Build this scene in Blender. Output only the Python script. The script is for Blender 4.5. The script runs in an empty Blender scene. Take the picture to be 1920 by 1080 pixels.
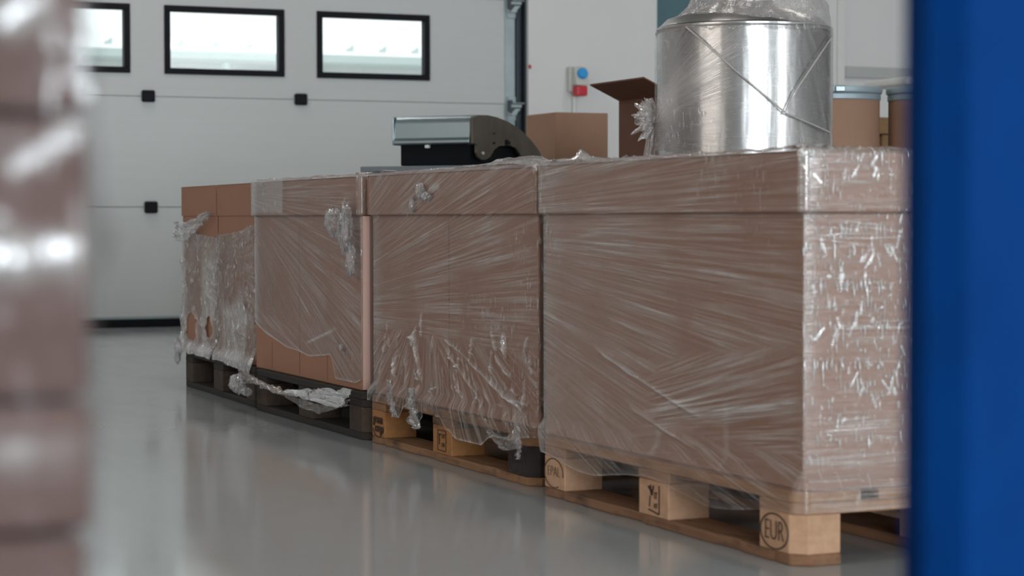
import bpy, bmesh, math, random
import numpy as np
from mathutils import Vector, Matrix
C = bpy.context.scene.collection
S = bpy.context.scene
R = math.radians

# ------------------------------------------------------------------ camera, world, lights, exposure
CAM_H = 0.6709
YAW, PITCH, ROLL = 0.4097, 0.0329, -0.0017
FPX = 3961.0
def cam_axes():
    cy, sy = math.cos(YAW), math.sin(YAW); cp, sp = math.cos(PITCH), math.sin(PITCH)
    fwd = Vector((sy, cy, 0)); right = Vector((cy, -sy, 0)); up = Vector((0, 0, 1))
    f2 = cp*fwd - sp*up; u2 = cp*up + sp*fwd
    cr, sr = math.cos(ROLL), math.sin(ROLL)
    return cr*right + sr*u2, cr*u2 - sr*right, f2
r_, u_, f_ = cam_axes()
cam = bpy.data.cameras.new('camera'); camo = bpy.data.objects.new('camera', cam); C.objects.link(camo)
M = Matrix(((r_.x, u_.x, -f_.x, 0), (r_.y, u_.y, -f_.y, 0), (r_.z, u_.z, -f_.z, CAM_H), (0, 0, 0, 1)))
camo.matrix_world = M
cam.sensor_width = 36; cam.lens = FPX*36/1920; cam.clip_start = 0.05; cam.clip_end = 300
cam.dof.use_dof = True; cam.dof.focus_distance = 6.3; cam.dof.aperture_fstop = cam.lens/14.0; cam.dof.aperture_blades = 0
S.camera = camo
S.view_settings.view_transform = 'Standard'; S.view_settings.look = 'None'
S.view_settings.gamma = 1; S.view_settings.use_curve_mapping = False; S.view_settings.exposure = 0.0
S.cycles.use_denoising = True
S.cycles.max_bounces = 10; S.cycles.diffuse_bounces = 4; S.cycles.glossy_bounces = 5
S.cycles.transparent_max_bounces = 24; S.cycles.caustics_reflective = False; S.cycles.caustics_refractive = False
S.cycles.sample_clamp_indirect = 6

w = bpy.data.worlds.new('world'); S.world = w; w.use_nodes = True
bg = w.node_tree.nodes['Background']; bg.inputs[0].default_value = (0.93, 0.98, 1.0, 1); bg.inputs[1].default_value = 1.7

def area(name, loc, size, energy, color, direction):
    l = bpy.data.lights.new(name, 'AREA'); l.shape = 'RECTANGLE'; l.size, l.size_y = size
    l.energy = energy; l.color = color
    o = bpy.data.objects.new(name, l); C.objects.link(o); o.location = loc
    o.rotation_euler = Vector(direction).to_track_quat('-Z', 'Y').to_euler()
    return o
# daylight through the open loading gate behind the camera and the front strip windows; warm fill added on the left
area('gate_daylight', (-0.4, -13.9, 2.3), (6.6, 4.4), 1500, (0.86, 0.95, 1.0), (0, 1, 0))
area('front_window_daylight', (10.0, -13.9, 2.6), (5.0, 3.0), 800, (0.92, 0.97, 1.0), (-0.2, 1, 0))
area('left_fill', (-7.9, 2.5, 2.6), (6.0, 2.0), 165, (1.0, 0.93, 0.84), (1, 0, 0))  # added warm fill for the left carton faces, no window built here
LAMPS = [(-2.5, 2.5), (-2.5, 9.0), (2.6, -6.0), (2.6, -1.5), (2.6, 6.0), (2.6, 11.4), (7.4, 2.0), (7.4, 9.5)]
for i, (x, y) in enumerate(LAMPS):
    area('tube_light', (x, y, 4.86), (0.22, 1.5), 34, (1.0, 0.95, 0.88), (0, 0, -1))

# ------------------------------------------------------------------ helpers
rng = random.Random(4)
def tag(o, label=None, cat=None, group=None, kind=None):
    if label: o['label'] = label
    if cat: o['category'] = cat
    if group: o['group'] = group
    if kind: o['kind'] = kind
    return o
def empty(name, loc=(0, 0, 0), rz=0.0):
    o = bpy.data.objects.new(name, None); o.empty_display_size = 0.1; C.objects.link(o)
    o.location = loc; o.rotation_euler = (0, 0, rz); return o
def link(name, me, mat, parent=None, smooth=False):
    o = bpy.data.objects.new(name, me); C.objects.link(o)
    if mat is not None:
        me.materials.append(mat)
    if parent is not None: o.parent = parent
    if smooth:
        me.polygons.foreach_set('use_smooth', [True]*len(me.polygons))
        me.set_sharp_from_angle(angle=R(32))
    return o
def obj(name, bm, mat, parent=None, smooth=False):
    bmesh.ops.recalc_face_normals(bm, faces=bm.faces)
    me = bpy.data.meshes.new(name); bm.to_mesh(me); bm.free()
    return link(name, me, mat, parent, smooth)
def box(bm, x0, x1, y0, y1, z0, z1, bev=0.0, seg=1):
    vs = [bm.verts.new(p) for p in ((x0,y0,z0),(x1,y0,z0),(x1,y1,z0),(x0,y1,z0),(x0,y0,z1),(x1,y0,z1),(x1,y1,z1),(x0,y1,z1))]
    fs = [bm.faces.new([vs[i] for i in q]) for q in ((3,2,1,0),(4,5,6,7),(0,1,5,4),(1,2,6,5),(2,3,7,6),(3,0,4,7))]
    if bev:
        es = {e for f in fs for e in f.edges}
        bmesh.ops.bevel(bm, geom=list(es), offset=bev, segments=seg, affect='EDGES', profile=0.5)
def boxo(name, dims, mat, parent=None, bev=0.0, seg=1):
    bm = bmesh.new(); box(bm, *dims, bev=bev, seg=seg); return obj(name, bm, mat, parent)
def prism(bm, poly, a0, a1, axis='z', bev=0.0):
    def P(p, a):
        return (p[0], p[1], a) if axis == 'z' else ((p[0], a, p[1]) if axis == 'y' else (a, p[0], p[1]))
    b = [bm.verts.new(P(p, a0)) for p in poly]; t = [bm.verts.new(P(p, a1)) for p in poly]
    n = len(poly)
    fs = [bm.faces.new(b[::-1]), bm.faces.new(t)]
    for i in range(n):
        fs.append(bm.faces.new((b[i], b[(i+1) % n], t[(i+1) % n], t[i])))
    if bev:
        es = {e for f in fs for e in f.edges}
        bmesh.ops.bevel(bm, geom=list(es), offset=bev, segments=1, affect='EDGES')
def lathe(bm, prof, n=64, cx=0, cy=0, cap=True):
    rings = []
    for r, z in prof:
        rings.append([bm.verts.new((cx + r*math.cos(2*math.pi*i/n), cy + r*math.sin(2*math.pi*i/n), z)) for i in range(n)])
    for a, b in zip(rings, rings[1:]):
        for i in range(n):
            bm.faces.new((a[i], a[(i+1) % n], b[(i+1) % n], b[i]))
    if cap:
        bm.faces.new(rings[0][::-1]); bm.faces.new(rings[-1])
def tube(bm, pts, rad, n=8, cap=True):
    pts = [Vector(p) for p in pts]; rings = []
    for i, p in enumerate(pts):
        d = (pts[min(i+1, len(pts)-1)] - pts[max(i-1, 0)]).normalized()
        a = d.cross(Vector((0.3, 0.2, 1))).normalized(); b = d.cross(a)
        rr = rad[i] if isinstance(rad, (list, tuple)) else rad
        rings.append([bm.verts.new(p + rr*(math.cos(2*math.pi*k/n)*a + math.sin(2*math.pi*k/n)*b)) for k in range(n)])
    for a, b in zip(rings, rings[1:]):
        for k in range(n):
            bm.faces.new((a[k], a[(k+1) % n], b[(k+1) % n], b[k]))
    if cap:
        bm.faces.new(rings[0][::-1]); bm.faces.new(rings[-1])

# numpy value noise
def vn(x, y, seed=0):
    x = np.asarray(x, float); y = np.asarray(y, float)
    xi = np.floor(x).astype(np.int64); yi = np.floor(y).astype(np.int64)
    fx = x - xi; fy = y - yi
    fx = fx*fx*fx*(fx*(fx*6-15)+10); fy = fy*fy*fy*(fy*(fy*6-15)+10)
    def h(a, b):
        n = (a*374761393 + b*668265263 + seed*974711) & 0x7fffffff
        n = ((n ^ (n >> 13))*1274126177) & 0x7fffffff
        n = n ^ (n >> 16)
        return (n & 0xffff)/65535.0
    a = h(xi, yi); b = h(xi+1, yi); c = h(xi, yi+1); d = h(xi+1, yi+1)
    return (a*(1-fx)+b*fx)*(1-fy) + (c*(1-fx)+d*fx)*fy - 0.5
def fbm(x, y, seed=0, oct=3):
    s = 0; a = 1.0
    for o in range(oct):
        s = s + a*vn(np.asarray(x)*2**o, np.asarray(y)*2**o, seed+o*17); a *= 0.5
    return s
def ridged(x, y, seed=0, oct=3):
    s = 0; a = 1.0
    for o in range(oct):
        s = s + a*(1-np.abs(vn(np.asarray(x)*2**o, np.asarray(y)*2**o, seed+o*31))*2)**3; a *= 0.55
    return s
def sst(a, b, x):
    t = np.clip((np.asarray(x, float)-a)/(b-a), 0, 1); return t*t*(3-2*t)

# ------------------------------------------------------------------ materials
def new_mat(name):
    m = bpy.data.materials.new(name); m.use_nodes = True; nt = m.node_tree; nt.nodes.clear()
    out = nt.nodes.new('ShaderNodeOutputMaterial'); return m, nt, out
def N(nt, t, **kw):
    n = nt.nodes.new(t)
    for k, v in kw.items():
        if k.startswith('_'): setattr(n, k[1:], v)
        else: n.inputs[k].default_value = v
    return n
def math_(nt, op, a, b=None, c=None, clamp=False):
    n = nt.nodes.new('ShaderNodeMath'); n.operation = op; n.use_clamp = clamp
    for i, v in enumerate((a, b, c)):
        if v is None: continue
        if isinstance(v, (int, float)): n.inputs[i].default_value = v
        else: nt.links.new(v, n.inputs[i])
    return n.outputs[0]
def maprange(nt, v, a, b, c=0.0, d=1.0):
    n = nt.nodes.new('ShaderNodeMapRange'); nt.links.new(v, n.inputs['Value'])
    n.inputs['From Min'].default_value = a; n.inputs['From Max'].default_value = b
    n.inputs['To Min'].default_value = c; n.inputs['To Max'].default_value = d; return n.outputs[0]
def scaled_noise(nt, vec, scale, sc=1.0, detail=2.0, rough=0.5):
    mp = N(nt, 'ShaderNodeMapping'); mp.inputs['Scale'].default_value = scale; nt.links.new(vec, mp.inputs['Vector'])
    n = N(nt, 'ShaderNodeTexNoise', Scale=sc, Detail=detail, Roughness=rough); nt.links.new(mp.outputs[0], n.inputs['Vector'])
    return n.outputs['Fac']
def simple(name, col, rough=0.5, metal=0.0, noise=0.0, nscale=(8, 8, 8), spec=0.5, bump=0.0, col2=None):
    m, nt, out = new_mat(name)
    p = N(nt, 'ShaderNodeBsdfPrincipled', Roughness=rough, Metallic=metal)
    p.inputs['Specular IOR Level'].default_value = spec
    p.inputs['Base Color'].default_value = (*col, 1)
    if noise or col2:
        tc = N(nt, 'ShaderNodeTexCoord')
        f = scaled_noise(nt, tc.outputs['Object'], nscale, 1.0, 4.0, 0.6)
        mx = N(nt, 'ShaderNodeMix', _data_type='RGBA')
        nt.links.new(maprange(nt, f, 0.35, 0.65), mx.inputs['Factor'])
        c2 = col2 if col2 else tuple(c*(1-noise) for c in col)
        mx.inputs['A'].default_value = (*col, 1); mx.inputs['B'].default_value = (*c2, 1)
        nt.links.new(mx.outputs['Result'], p.inputs['Base Color'])
        if bump:
            b = N(nt, 'ShaderNodeBump', Strength=bump, Distance=0.002); nt.links.new(f, b.inputs['Height']); nt.links.new(b.outputs[0], p.inputs['Normal'])
    nt.links.new(p.outputs[0], out.inputs[0]); return m
def wood(name, c1, c2, axis='y', stain=0.0, stain_col=(0.05, 0.03, 0.02)):
    m, nt, out = new_mat(name)
    p = N(nt, 'ShaderNodeBsdfPrincipled', Roughness=0.75); tc = N(nt, 'ShaderNodeTexCoord')
    sc = {'y': (45, 3, 60), 'x': (3, 45, 60), 'z': (40, 40, 40)}[axis]
    f = scaled_noise(nt, tc.outputs['Object'], sc, 1.0, 5.0, 0.65)
    g = scaled_noise(nt, tc.outputs['Object'], (9, 5, 14), 1.0, 3.0, 0.6)
    mx = N(nt, 'ShaderNodeMix', _data_type='RGBA'); nt.links.new(maprange(nt, f, 0.3, 0.7), mx.inputs['Factor'])
    mx.inputs['A'].default_value = (*c1, 1); mx.inputs['B'].default_value = (*c2, 1)
    m2 = N(nt, 'ShaderNodeMix', _data_type='RGBA'); nt.links.new(maprange(nt, g, 0.52, 0.72, 0, stain), m2.inputs['Factor'])
    nt.links.new(mx.outputs['Result'], m2.inputs['A']); m2.inputs['B'].default_value = (*stain_col, 1)
    nt.links.new(m2.outputs['Result'], p.inputs['Base Color'])
    b = N(nt, 'ShaderNodeBump', Strength=0.5, Distance=0.002); nt.links.new(f, b.inputs['Height']); nt.links.new(b.outputs[0], p.inputs['Normal'])
    nt.links.new(p.outputs[0], out.inputs[0]); return m

def cardboard(name, col):
    m, nt, out = new_mat(name)
    p = N(nt, 'ShaderNodeBsdfPrincipled', Roughness=0.7); p.inputs['Specular IOR Level'].default_value = 0.25
    tc = N(nt, 'ShaderNodeTexCoord')
    f = scaled_noise(nt, tc.outputs['Object'], (4, 4, 4), 1.0, 5.0, 0.6)
    g = scaled_noise(nt, tc.outputs['Object'], (160, 160, 5), 1.0, 1.0, 0.5)
    mx = N(nt, 'ShaderNodeMix', _data_type='RGBA'); nt.links.new(maprange(nt, f, 0.3, 0.7), mx.inputs['Factor'])
    mx.inputs['A'].default_value = (*col, 1); mx.inputs['B'].default_value = (*[c*0.86 for c in col], 1)
    m2 = N(nt, 'ShaderNodeMix', _data_type='RGBA'); nt.links.new(maprange(nt, g, 0.3, 0.7, 0, 0.5), m2.inputs['Factor'])
    nt.links.new(mx.outputs['Result'], m2.inputs['A']); m2.inputs['B'].default_value = (*[c*0.9 for c in col], 1)
    nt.links.new(m2.outputs['Result'], p.inputs['Base Color'])
    nt.links.new(p.outputs[0], out.inputs[0]); return m

def film_mat(name, h0=0.03, hs=0.50, hc=0.80, rough=0.16, gl0=0.015, gls=0.42, bump=0.8, tint=(0.82, 0.765, 0.735), sa=(2.0, 135), sb=(2.2, 90), flat=(95, 27), cth=(0.575, 0.66)):
    """clear stretch film: fan-shaped stretch ridges scatter a little light, the sheet between them is clear and glossy"""
    m, nt, out = new_mat(name)
    ua = N(nt, 'ShaderNodeUVMap', _uv_map='fan_a'); ub = N(nt, 'ShaderNodeUVMap', _uv_map='fan_b'); uf = N(nt, 'ShaderNodeUVMap', _uv_map='flat')
    mb = N(nt, 'ShaderNodeAttribute', _attribute_name='mask_b'); cr = N(nt, 'ShaderNodeAttribute', _attribute_name='crumple'); hz = N(nt, 'ShaderNodeAttribute', _attribute_name='haze')
    def ridges(uv, sc):
        big = scaled_noise(nt, uv, (sc[0]*0.8, sc[1]*0.28, 1), 1.0, 2.0, 0.5)
        mid = scaled_noise(nt, uv, (sc[0], sc[1], 1), 1.0, 3.0, 0.6)
        fin = scaled_noise(nt, uv, (sc[0]*1.8, sc[1]*2.3, 1), 1.0, 2.0, 0.5)
        a = math_(nt, 'MULTIPLY', maprange(nt, mid, 0.45, 0.68), maprange(nt, big, 0.34, 0.60, 0.3, 1.0))
        b = math_(nt, 'MULTIPLY', maprange(nt, fin, 0.50, 0.68, 0, 1.0), maprange(nt, big, 0.40, 0.6, 0.35, 1.0))
        c = maprange(nt, big, 0.52, 0.70, 0, 0.45)
        return math_(nt, 'MAXIMUM', math_(nt, 'MAXIMUM', a, b), c)
    lo = scaled_noise(nt, uf.outputs[0], (2.2, 3.6, 1), 1.0, 3.0, 0.55)
    A = math_(nt, 'MULTIPLY', ridges(ua.outputs[0], sa), maprange(nt, lo, 0.34, 0.56, 0.25, 1.0))
    B = math_(nt, 'MULTIPLY', ridges(ub.outputs[0], sb), mb.outputs['Fac'])
    inv = math_(nt, 'SUBTRACT', 1.0, math_(nt, 'MULTIPLY', mb.outputs['Fac'], 0.8))
    s = math_(nt, 'MAXIMUM', math_(nt, 'MULTIPLY', A, inv), B)
    c1 = scaled_noise(nt, uf.outputs[0], (flat[0], flat[1], 1), 1.0, 2.0, 0.5)
    c2 = scaled_noise(nt, uf.outputs[0], (flat[1]*1.3, flat[0]*0.8, 1), 1.0, 2.0, 0.5)
    pt = scaled_noise(nt, uf.outputs[0], (13, 9, 1), 1.0, 3.0, 0.6)
    Cc = math_(nt, 'MAXIMUM', maprange(nt, c1, cth[0], cth[1]), maprange(nt, c2, cth[0]+0.05, cth[1]+0.05, 0, 0.7))
    Cc = math_(nt, 'MULTIPLY', math_(nt, 'MULTIPLY', Cc, cr.outputs['Fac']), maprange(nt, pt, 0.40, 0.58, 0.1, 1.0))
    height = math_(nt, 'ADD', math_(nt, 'MULTIPLY', s, 0.8), math_(nt, 'MULTIPLY', Cc, 1.1))
    bp = N(nt, 'ShaderNodeBump', Strength=bump, Distance=0.0022); nt.links.new(height, bp.inputs['Height'])
    fac = math_(nt, 'ADD', h0, math_(nt, 'MULTIPLY', s, hs))
    fac = math_(nt, 'ADD', fac, math_(nt, 'MULTIPLY', Cc, hc))  # pale flecks put the glints of the crumpled film into its diffuse colour
    fac = math_(nt, 'ADD', fac, hz.outputs['Fac'], clamp=True)
    tr = N(nt, 'ShaderNodeBsdfTransparent'); tr.inputs[0].default_value = (0.95, 0.95, 0.955, 1)
    di = N(nt, 'ShaderNodeBsdfDiffuse'); di.inputs[0].default_value = (*tint, 1)
    nt.links.new(bp.outputs[0], di.inputs['Normal'])
    m1 = N(nt, 'ShaderNodeMixShader'); nt.links.new(fac, m1.inputs[0]); nt.links.new(tr.outputs[0], m1.inputs[1]); nt.links.new(di.outputs[0], m1.inputs[2])
    g = N(nt, 'ShaderNodeBsdfGlossy', Roughness=rough); g.inputs[0].default_value = (0.95, 0.95, 0.97, 1); nt.links.new(bp.outputs[0], g.inputs['Normal'])
    lw = N(nt, 'ShaderNodeFresnel', IOR=1.45); nt.links.new(bp.outputs[0], lw.inputs['Normal'])
    gf = math_(nt, 'ADD', gl0, math_(nt, 'MULTIPLY', lw.outputs[0], gls), clamp=True)
    gf = math_(nt, 'ADD', gf, math_(nt, 'MULTIPLY', Cc, 0.30), clamp=True)
    gf = math_(nt, 'ADD', gf, math_(nt, 'MULTIPLY', maprange(nt, hz.outputs['Fac'], 0.12, 0.5), 0.35), clamp=True)
    m2 = N(nt, 'ShaderNodeMixShader'); nt.links.new(gf, m2.inputs[0]); nt.links.new(m1.outputs[0], m2.inputs[1]); nt.links.new(g.outputs[0], m2.inputs[2])
    nt.links.new(m2.outputs[0], out.inputs[0]); return m

CARD = cardboard('cardboard_brown', (0.425, 0.215, 0.14))
CARD_DARK = cardboard('cardboard_inner', (0.22, 0.11, 0.075))
CARD_BG = cardboard('cardboard_tan', (0.40, 0.235, 0.16))
FILM = film_mat('stretch_film')
FILM_THICK = film_mat('stretch_film_bunched', h0=0.09, hs=0.28, hc=0.35, gl0=0.02, gls=0.40, rough=0.18, bump=0.7, sa=(20, 60), flat=(90, 60))
FILM_TANK = film_mat('stretch_film_sheer', h0=0.03, hs=0.22, hc=0.35, gl0=0.012, gls=0.35, rough=0.15, bump=0.6)
WOOD_NEW = wood('pine_light', (0.50, 0.275, 0.155), (0.36, 0.185, 0.10), 'y', 0.6, (0.17, 0.08, 0.04))
WOOD_DIRTY = wood('pine_dirty', (0.30, 0.15, 0.078), (0.19, 0.092, 0.048), 'y', 0.9, (0.06, 0.032, 0.02))
WOOD_NEW_BLOCK = wood('pressed_wood_light', (0.60, 0.365, 0.23), (0.50, 0.285, 0.17), 'z', 0.35, (0.28, 0.13, 0.06))
WOOD_STAIN = wood('pine_worn', (0.34, 0.175, 0.085), (0.23, 0.11, 0.052), 'y', 0.9, (0.05, 0.024, 0.015))
WOOD_STAIN_BLOCK = wood('pressed_wood_worn', (0.44, 0.20, 0.065), (0.33, 0.145, 0.05), 'z', 0.6, (0.12, 0.05, 0.022))
WOOD_OLD_SHADED = wood('pine_grey_shaded', (0.030, 0.022, 0.017), (0.018, 0.014, 0.011), 'y', 0.6, (0.03, 0.022, 0.018))  # grey-brown wood, darkened further to hold the shade on the far pallets
WOOD_OLD_SHADED_BLOCK = wood('pressed_wood_grey_shaded', (0.085, 0.052, 0.033), (0.035, 0.024, 0.018), 'z', 0.6, (0.05, 0.035, 0.025))  # block colour carries the same painted shade
WOOD_BLACK = wood('pine_soaked', (0.035, 0.022, 0.02), (0.02, 0.012, 0.012), 'z', 0.4, (0.10, 0.05, 0.03))
INK = simple('branding_ink', (0.075, 0.035, 0.02), 0.9)
STEEL = None
WHITE_DOOR = simple('door_white', (0.555, 0.57, 0.57), 0.45, noise=0.03, nscale=(1, 1, 40))
WHITE_WALL = simple('wall_white', (0.72, 0.715, 0.71), 0.7, noise=0.03, nscale=(1.5, 1.5, 1.5))
GREY_WALL = simple('wall_grey', (0.17, 0.175, 0.18), 0.8, noise=0.05)
CEIL = simple('ceiling_grey', (0.42, 0.42, 0.41), 0.8, noise=0.04)
BLACK = simple('black_rubber', (0.005, 0.006, 0.008), 0.7, spec=0.15)
BLACK_FRAME = simple('black_plastic', (0.009, 0.009, 0.012), 0.6, spec=0.15)
TEAL = simple('teal_paint', (0.075, 0.155, 0.185), 0.45)
GALV = simple('galvanised_steel', (0.36, 0.42, 0.44), 0.38, 0.5, noise=0.15)
DARK_STEEL = simple('dark_steel', (0.06, 0.075, 0.09), 0.4, 0.6)
BRONZE = simple('dull_brown_steel', (0.14, 0.115, 0.09), 0.5, 0.3, noise=0.25, nscale=(10, 10, 10))
GREY_PAINT = simple('grey_paint', (0.16, 0.185, 0.205), 0.5)
WHITE_PLASTIC = simple('white_plastic', (0.72, 0.72, 0.70), 0.4)
SOCKET_GREY = simple('socket_grey', (0.55, 0.55, 0.52), 0.45)
SOCKET_BLUE = simple('socket_blue', (0.0, 0.30, 0.72), 0.35)
SOCKET_RED = simple('socket_red', (0.55, 0.012, 0.03), 0.35)
BLUE = simple('blue_paint', (0.0002, 0.044, 0.21), 0.6, noise=0.15, nscale=(20, 20, 14), spec=0.06)
RIM = simple('rim_blue_grey', (0.33, 0.40, 0.44), 0.45, 0.3)

def brushed():
    m, nt, out = new_mat('brushed_stainless')
    p = N(nt, 'ShaderNodeBsdfPrincipled', Roughness=0.3, Metallic=1.0); p.inputs['Base Color'].default_value = (0.52, 0.51, 0.50, 1)
    p.inputs['Anisotropic'].default_value = 0.0
    tc = N(nt, 'ShaderNodeTexCoord')
    f = scaled_noise(nt, tc.outputs['Object'], (5, 5, 160), 1.0, 3.0, 0.6)
    g = scaled_noise(nt, tc.outputs['Object'], (7, 7, 1.2), 1.0, 3.0, 0.6)
    nt.links.new(maprange(nt, f, 0.3, 0.7, 0.245, 0.28), p.inputs['Roughness'])
    b = N(nt, 'ShaderNodeBump', Strength=0.01, Distance=0.001); nt.links.new(f, b.inputs['Height'])
    b2 = N(nt, 'ShaderNodeBump', Strength=0.22, Distance=0.02); nt.links.new(g, b2.inputs['Height']); nt.links.new(b.outputs[0], b2.inputs['Normal'])
    nt.links.new(b2.outputs[0], p.inputs['Normal']); nt.links.new(p.outputs[0], out.inputs[0]); return m
STEEL = brushed()
def floor_mat():
    m, nt, out = new_mat('grey_epoxy')
    p = N(nt, 'ShaderNodeBsdfPrincipled', Roughness=0.13); p.inputs['Coat Weight'].default_value = 0.12; p.inputs['Coat Roughness'].default_value = 0.05; tc = N(nt, 'ShaderNodeTexCoord')
    f = scaled_noise(nt, tc.outputs['Object'], (0.7, 0.7, 1), 1.0, 5.0, 0.6)
    g = scaled_noise(nt, tc.outputs['Object'], (5, 1.5, 1), 1.0, 4.0, 0.6)
    mx = N(nt, 'ShaderNodeMix', _data_type='RGBA'); nt.links.new(maprange(nt, f, 0.3, 0.7), mx.inputs['Factor'])
    mx.inputs['A'].default_value = (0.475, 0.51, 0.525, 1); mx.inputs['B'].default_value = (0.42, 0.455, 0.47, 1)
    nt.links.new(mx.outputs['Result'], p.inputs['Base Color'])
    nt.links.new(maprange(nt, g, 0.3, 0.7, 0.085, 0.15), p.inputs['Roughness'])
    b = N(nt, 'ShaderNodeBump', Strength=0.02, Distance=0.01); nt.links.new(g, b.inputs['Height']); nt.links.new(b.outputs[0], p.inputs['Normal'])
    nt.links.new(p.outputs[0], out.inputs[0]); return m
def glass_mat():
    m, nt, out = new_mat('window_glass')
    tr = N(nt, 'ShaderNodeBsdfTransparent'); tr.inputs[0].default_value = (0.96, 0.975, 0.97, 1)
    g = N(nt, 'ShaderNodeBsdfGlossy', Roughness=0.03); mx = N(nt, 'ShaderNodeMixShader'); mx.inputs[0].default_value = 0.012
    nt.links.new(tr.outputs[0], mx.inputs[1]); nt.links.new(g.outputs[0], mx.inputs[2]); nt.links.new(mx.outputs[0], out.inputs[0]); return m
GLASS = glass_mat()

# ------------------------------------------------------------------ the room
XL, XR, YF, YB, ZC = -8.0, 13.0, -14.0, 12.93, 5.0
def struct(name, bm, mat): return tag(obj(name, bm, mat), kind='structure')
bm = bmesh.new(); box(bm, XL, XR, YF, YB+0.12, -0.1, 0.0); struct('floor', bm, floor_mat())
bm = bmesh.new(); box(bm, XL, XR, YF, YB+0.12, ZC, ZC+0.1); struct('ceiling', bm, CEIL)
DX0, DX1, DTOP = 0.745, 5.564, 2.81
TX0, TX1, TTOP = 6.66, 7.56, 2.6
bm = bmesh.new()
box(bm, XL, DX0-0.02, YB-0.06, YB+0.12, 0, ZC)
box(bm, DX0-0.02, 5.70, YB+0.0, YB+0.12, DTOP, ZC)
box(bm, 5.702, TX0, YB-0.08, YB+0.12, 0, ZC)
box(bm, 5.564, 5.702, YB+0.05, YB+0.12, 0, DTOP)
box(bm, TX0, TX1, YB-0.08, YB+0.12, TTOP, ZC)
box(bm, TX1, XR, YB-0.08, YB+0.12, 0, ZC)
struct('wall_back', bm, WHITE_WALL)
bm = bmesh.new(); box(bm, XL-0.1, XL, YF, YB+0.12, 0, ZC); struct('wall_left', bm, GREY_WALL)
bm = bmesh.new(); box(bm, XR, XR+0.1, YF, YB+0.12, 0, ZC); struct('wall_right', bm, WHITE_WALL)
bm = bmesh.new(); box(bm, XL, XR, YF-0.1, YF, 0, ZC); struct('wall_front', bm, GREY_WALL)
# teal side door
d2 = tag(empty('door_2', (TX0, YB, 0)), kind='structure')
boxo('door_leaf', (0, TX1-TX0, -0.02, 0.04, 0, TTOP), TEAL, d2, 0.003)
boxo('door_handle', (0.07, 0.19, -0.055, -0.02, 1.03, 1.055), DARK_STEEL, d2, 0.006)
# vertical cover strip and cable trunking on the wall right of the tank
bm = bmesh.new(); box(bm, 8.09, 8.15, YB-0.10, YB-0.08, 0, 4.2, 0.003); struct('trim_1', bm, WHITE_PLASTIC)
bm = bmesh.new(); box(bm, 8.151, XR, YB-0.11, YB-0.08, 1.665, 1.745, 0.004); struct('trim_2', bm, simple('trunking_grey', (0.46, 0.465, 0.46), 0.5))

# sectional door
door = tag(empty('door_1', ((DX0+DX1)/2, YB, 0)), kind='structure'); ox = (DX0+DX1)/2
WZ0, WZ1, FR = 1.576, 1.995, 0.034
wins = [(1.280, 2.050), (2.272, 3.045), (3.267, 4.036), (4.260, 5.026)]
secs = [(0.052, 0.745), (0.745, 1.432), (1.432, 2.12), (2.12, 2.81)]
for i, (z0, z1) in enumerate(secs):
    bm = bmesh.new(); a, b = z0+0.0012, z1-0.0012; y0, y1 = 0.0, 0.045
    box(bm, DX0-ox, DX1-ox, 0.046, 0.05, z0-0.02, z0+0.03)
    if i != 2:
        box(bm, DX0-ox, DX1-ox, y0, y1, a, b, 0.004)
    else:
        box(bm, DX0-ox, DX1-ox, y0, y1, a, WZ0); box(bm, DX0-ox, DX1-ox, y0, y1, WZ1, b)
        xs = [DX0] + [v for p in wins for v in p] + [DX1]
        for k in range(0, len(xs), 2): box(bm, xs[k]-ox, xs[k+1]-ox, y0, y1, WZ0, WZ1)
    obj('door_panel', bm, WHITE_DOOR, door)
boxo('bottom_rail', (DX0-ox, DX1-ox, -0.006, 0.05, 0.05, 0.068), GALV, door, 0.003)
boxo('bottom_seal', (DX0-ox, DX1-ox, -0.012, 0.05, 0.0, 0.050), BLACK, door, 0.006)
for x, z in ((3.158, 1.432), (4.145, 1.432), (3.170, 0.744), (4.157, 0.744)):
    boxo('hinge_cap', (x-ox-0.042, x-ox+0.042, -0.03, 0.001, z-0.037, z+0.037), BLACK_FRAME, door, 0.012, 3)
boxo('end_cap', (DX1-0.002-ox, 5.640-ox, -0.004, 0.045, 0.05, DTOP), GALV, door, 0.003)
bm = bmesh.new()
for x0, x1, y0, y1 in ((5.642, 5.652, -0.03, 0.045), (5.652, 5.694, 0.02, 0.03), (5.664, 5.670, -0.015, 0.03), (5.690, 5.700, -0.05, 0.045)):
    box(bm, x0-ox, x1-ox, y0, y1, 0.0, DTOP)
obj('track_rail', bm, DARK_STEEL, door)
for z in (0.745, 1.405, 2.085):
    bm = bmesh.new()
    box(bm, 5.572-ox, 5.655-ox, -0.03, -0.004, z-0.05, z-0.02, 0.003); box(bm, 5.585-ox, 5.665-ox, -0.06, -0.012, z+0.0, z+0.022, 0.004)
    prism(bm, [(5.580-ox, z-0.05), (5.62-ox, z-0.05), (5.66-ox, z-0.005), (5.62-ox, z-0.005)], -0.05, -0.02, 'y')
    box(bm, 5.575-ox, 5.64-ox, -0.016, -0.002, z-0.085, z+0.075, 0.002)
    tube(bm, [(5.60-ox, -0.04, z+0.03), (5.69-ox, -0.04, z+0.03)], 0.006)
    for dx in (5.585, 5.63):
        tube(bm, [(dx-ox, -0.022, z-0.07), (dx-ox, -0.012, z-0.07)], 0.006); tube(bm, [(dx-ox, -0.022, z+0.063), (dx-ox, -0.012, z+0.063)], 0.006)
    br = obj('roller_bracket', bm, GALV, door)
    bm = bmesh.new(); box(bm, 5.575-ox, 5.60-ox, -0.058, -0.018, z-0.03, z+0.05, 0.003); box(bm, 5.60-ox, 5.66-ox, -0.045, -0.012, z-0.022, z-0.004, 0.003)
    obj('roller_bearing', bm, DARK_STEEL, br)
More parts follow.
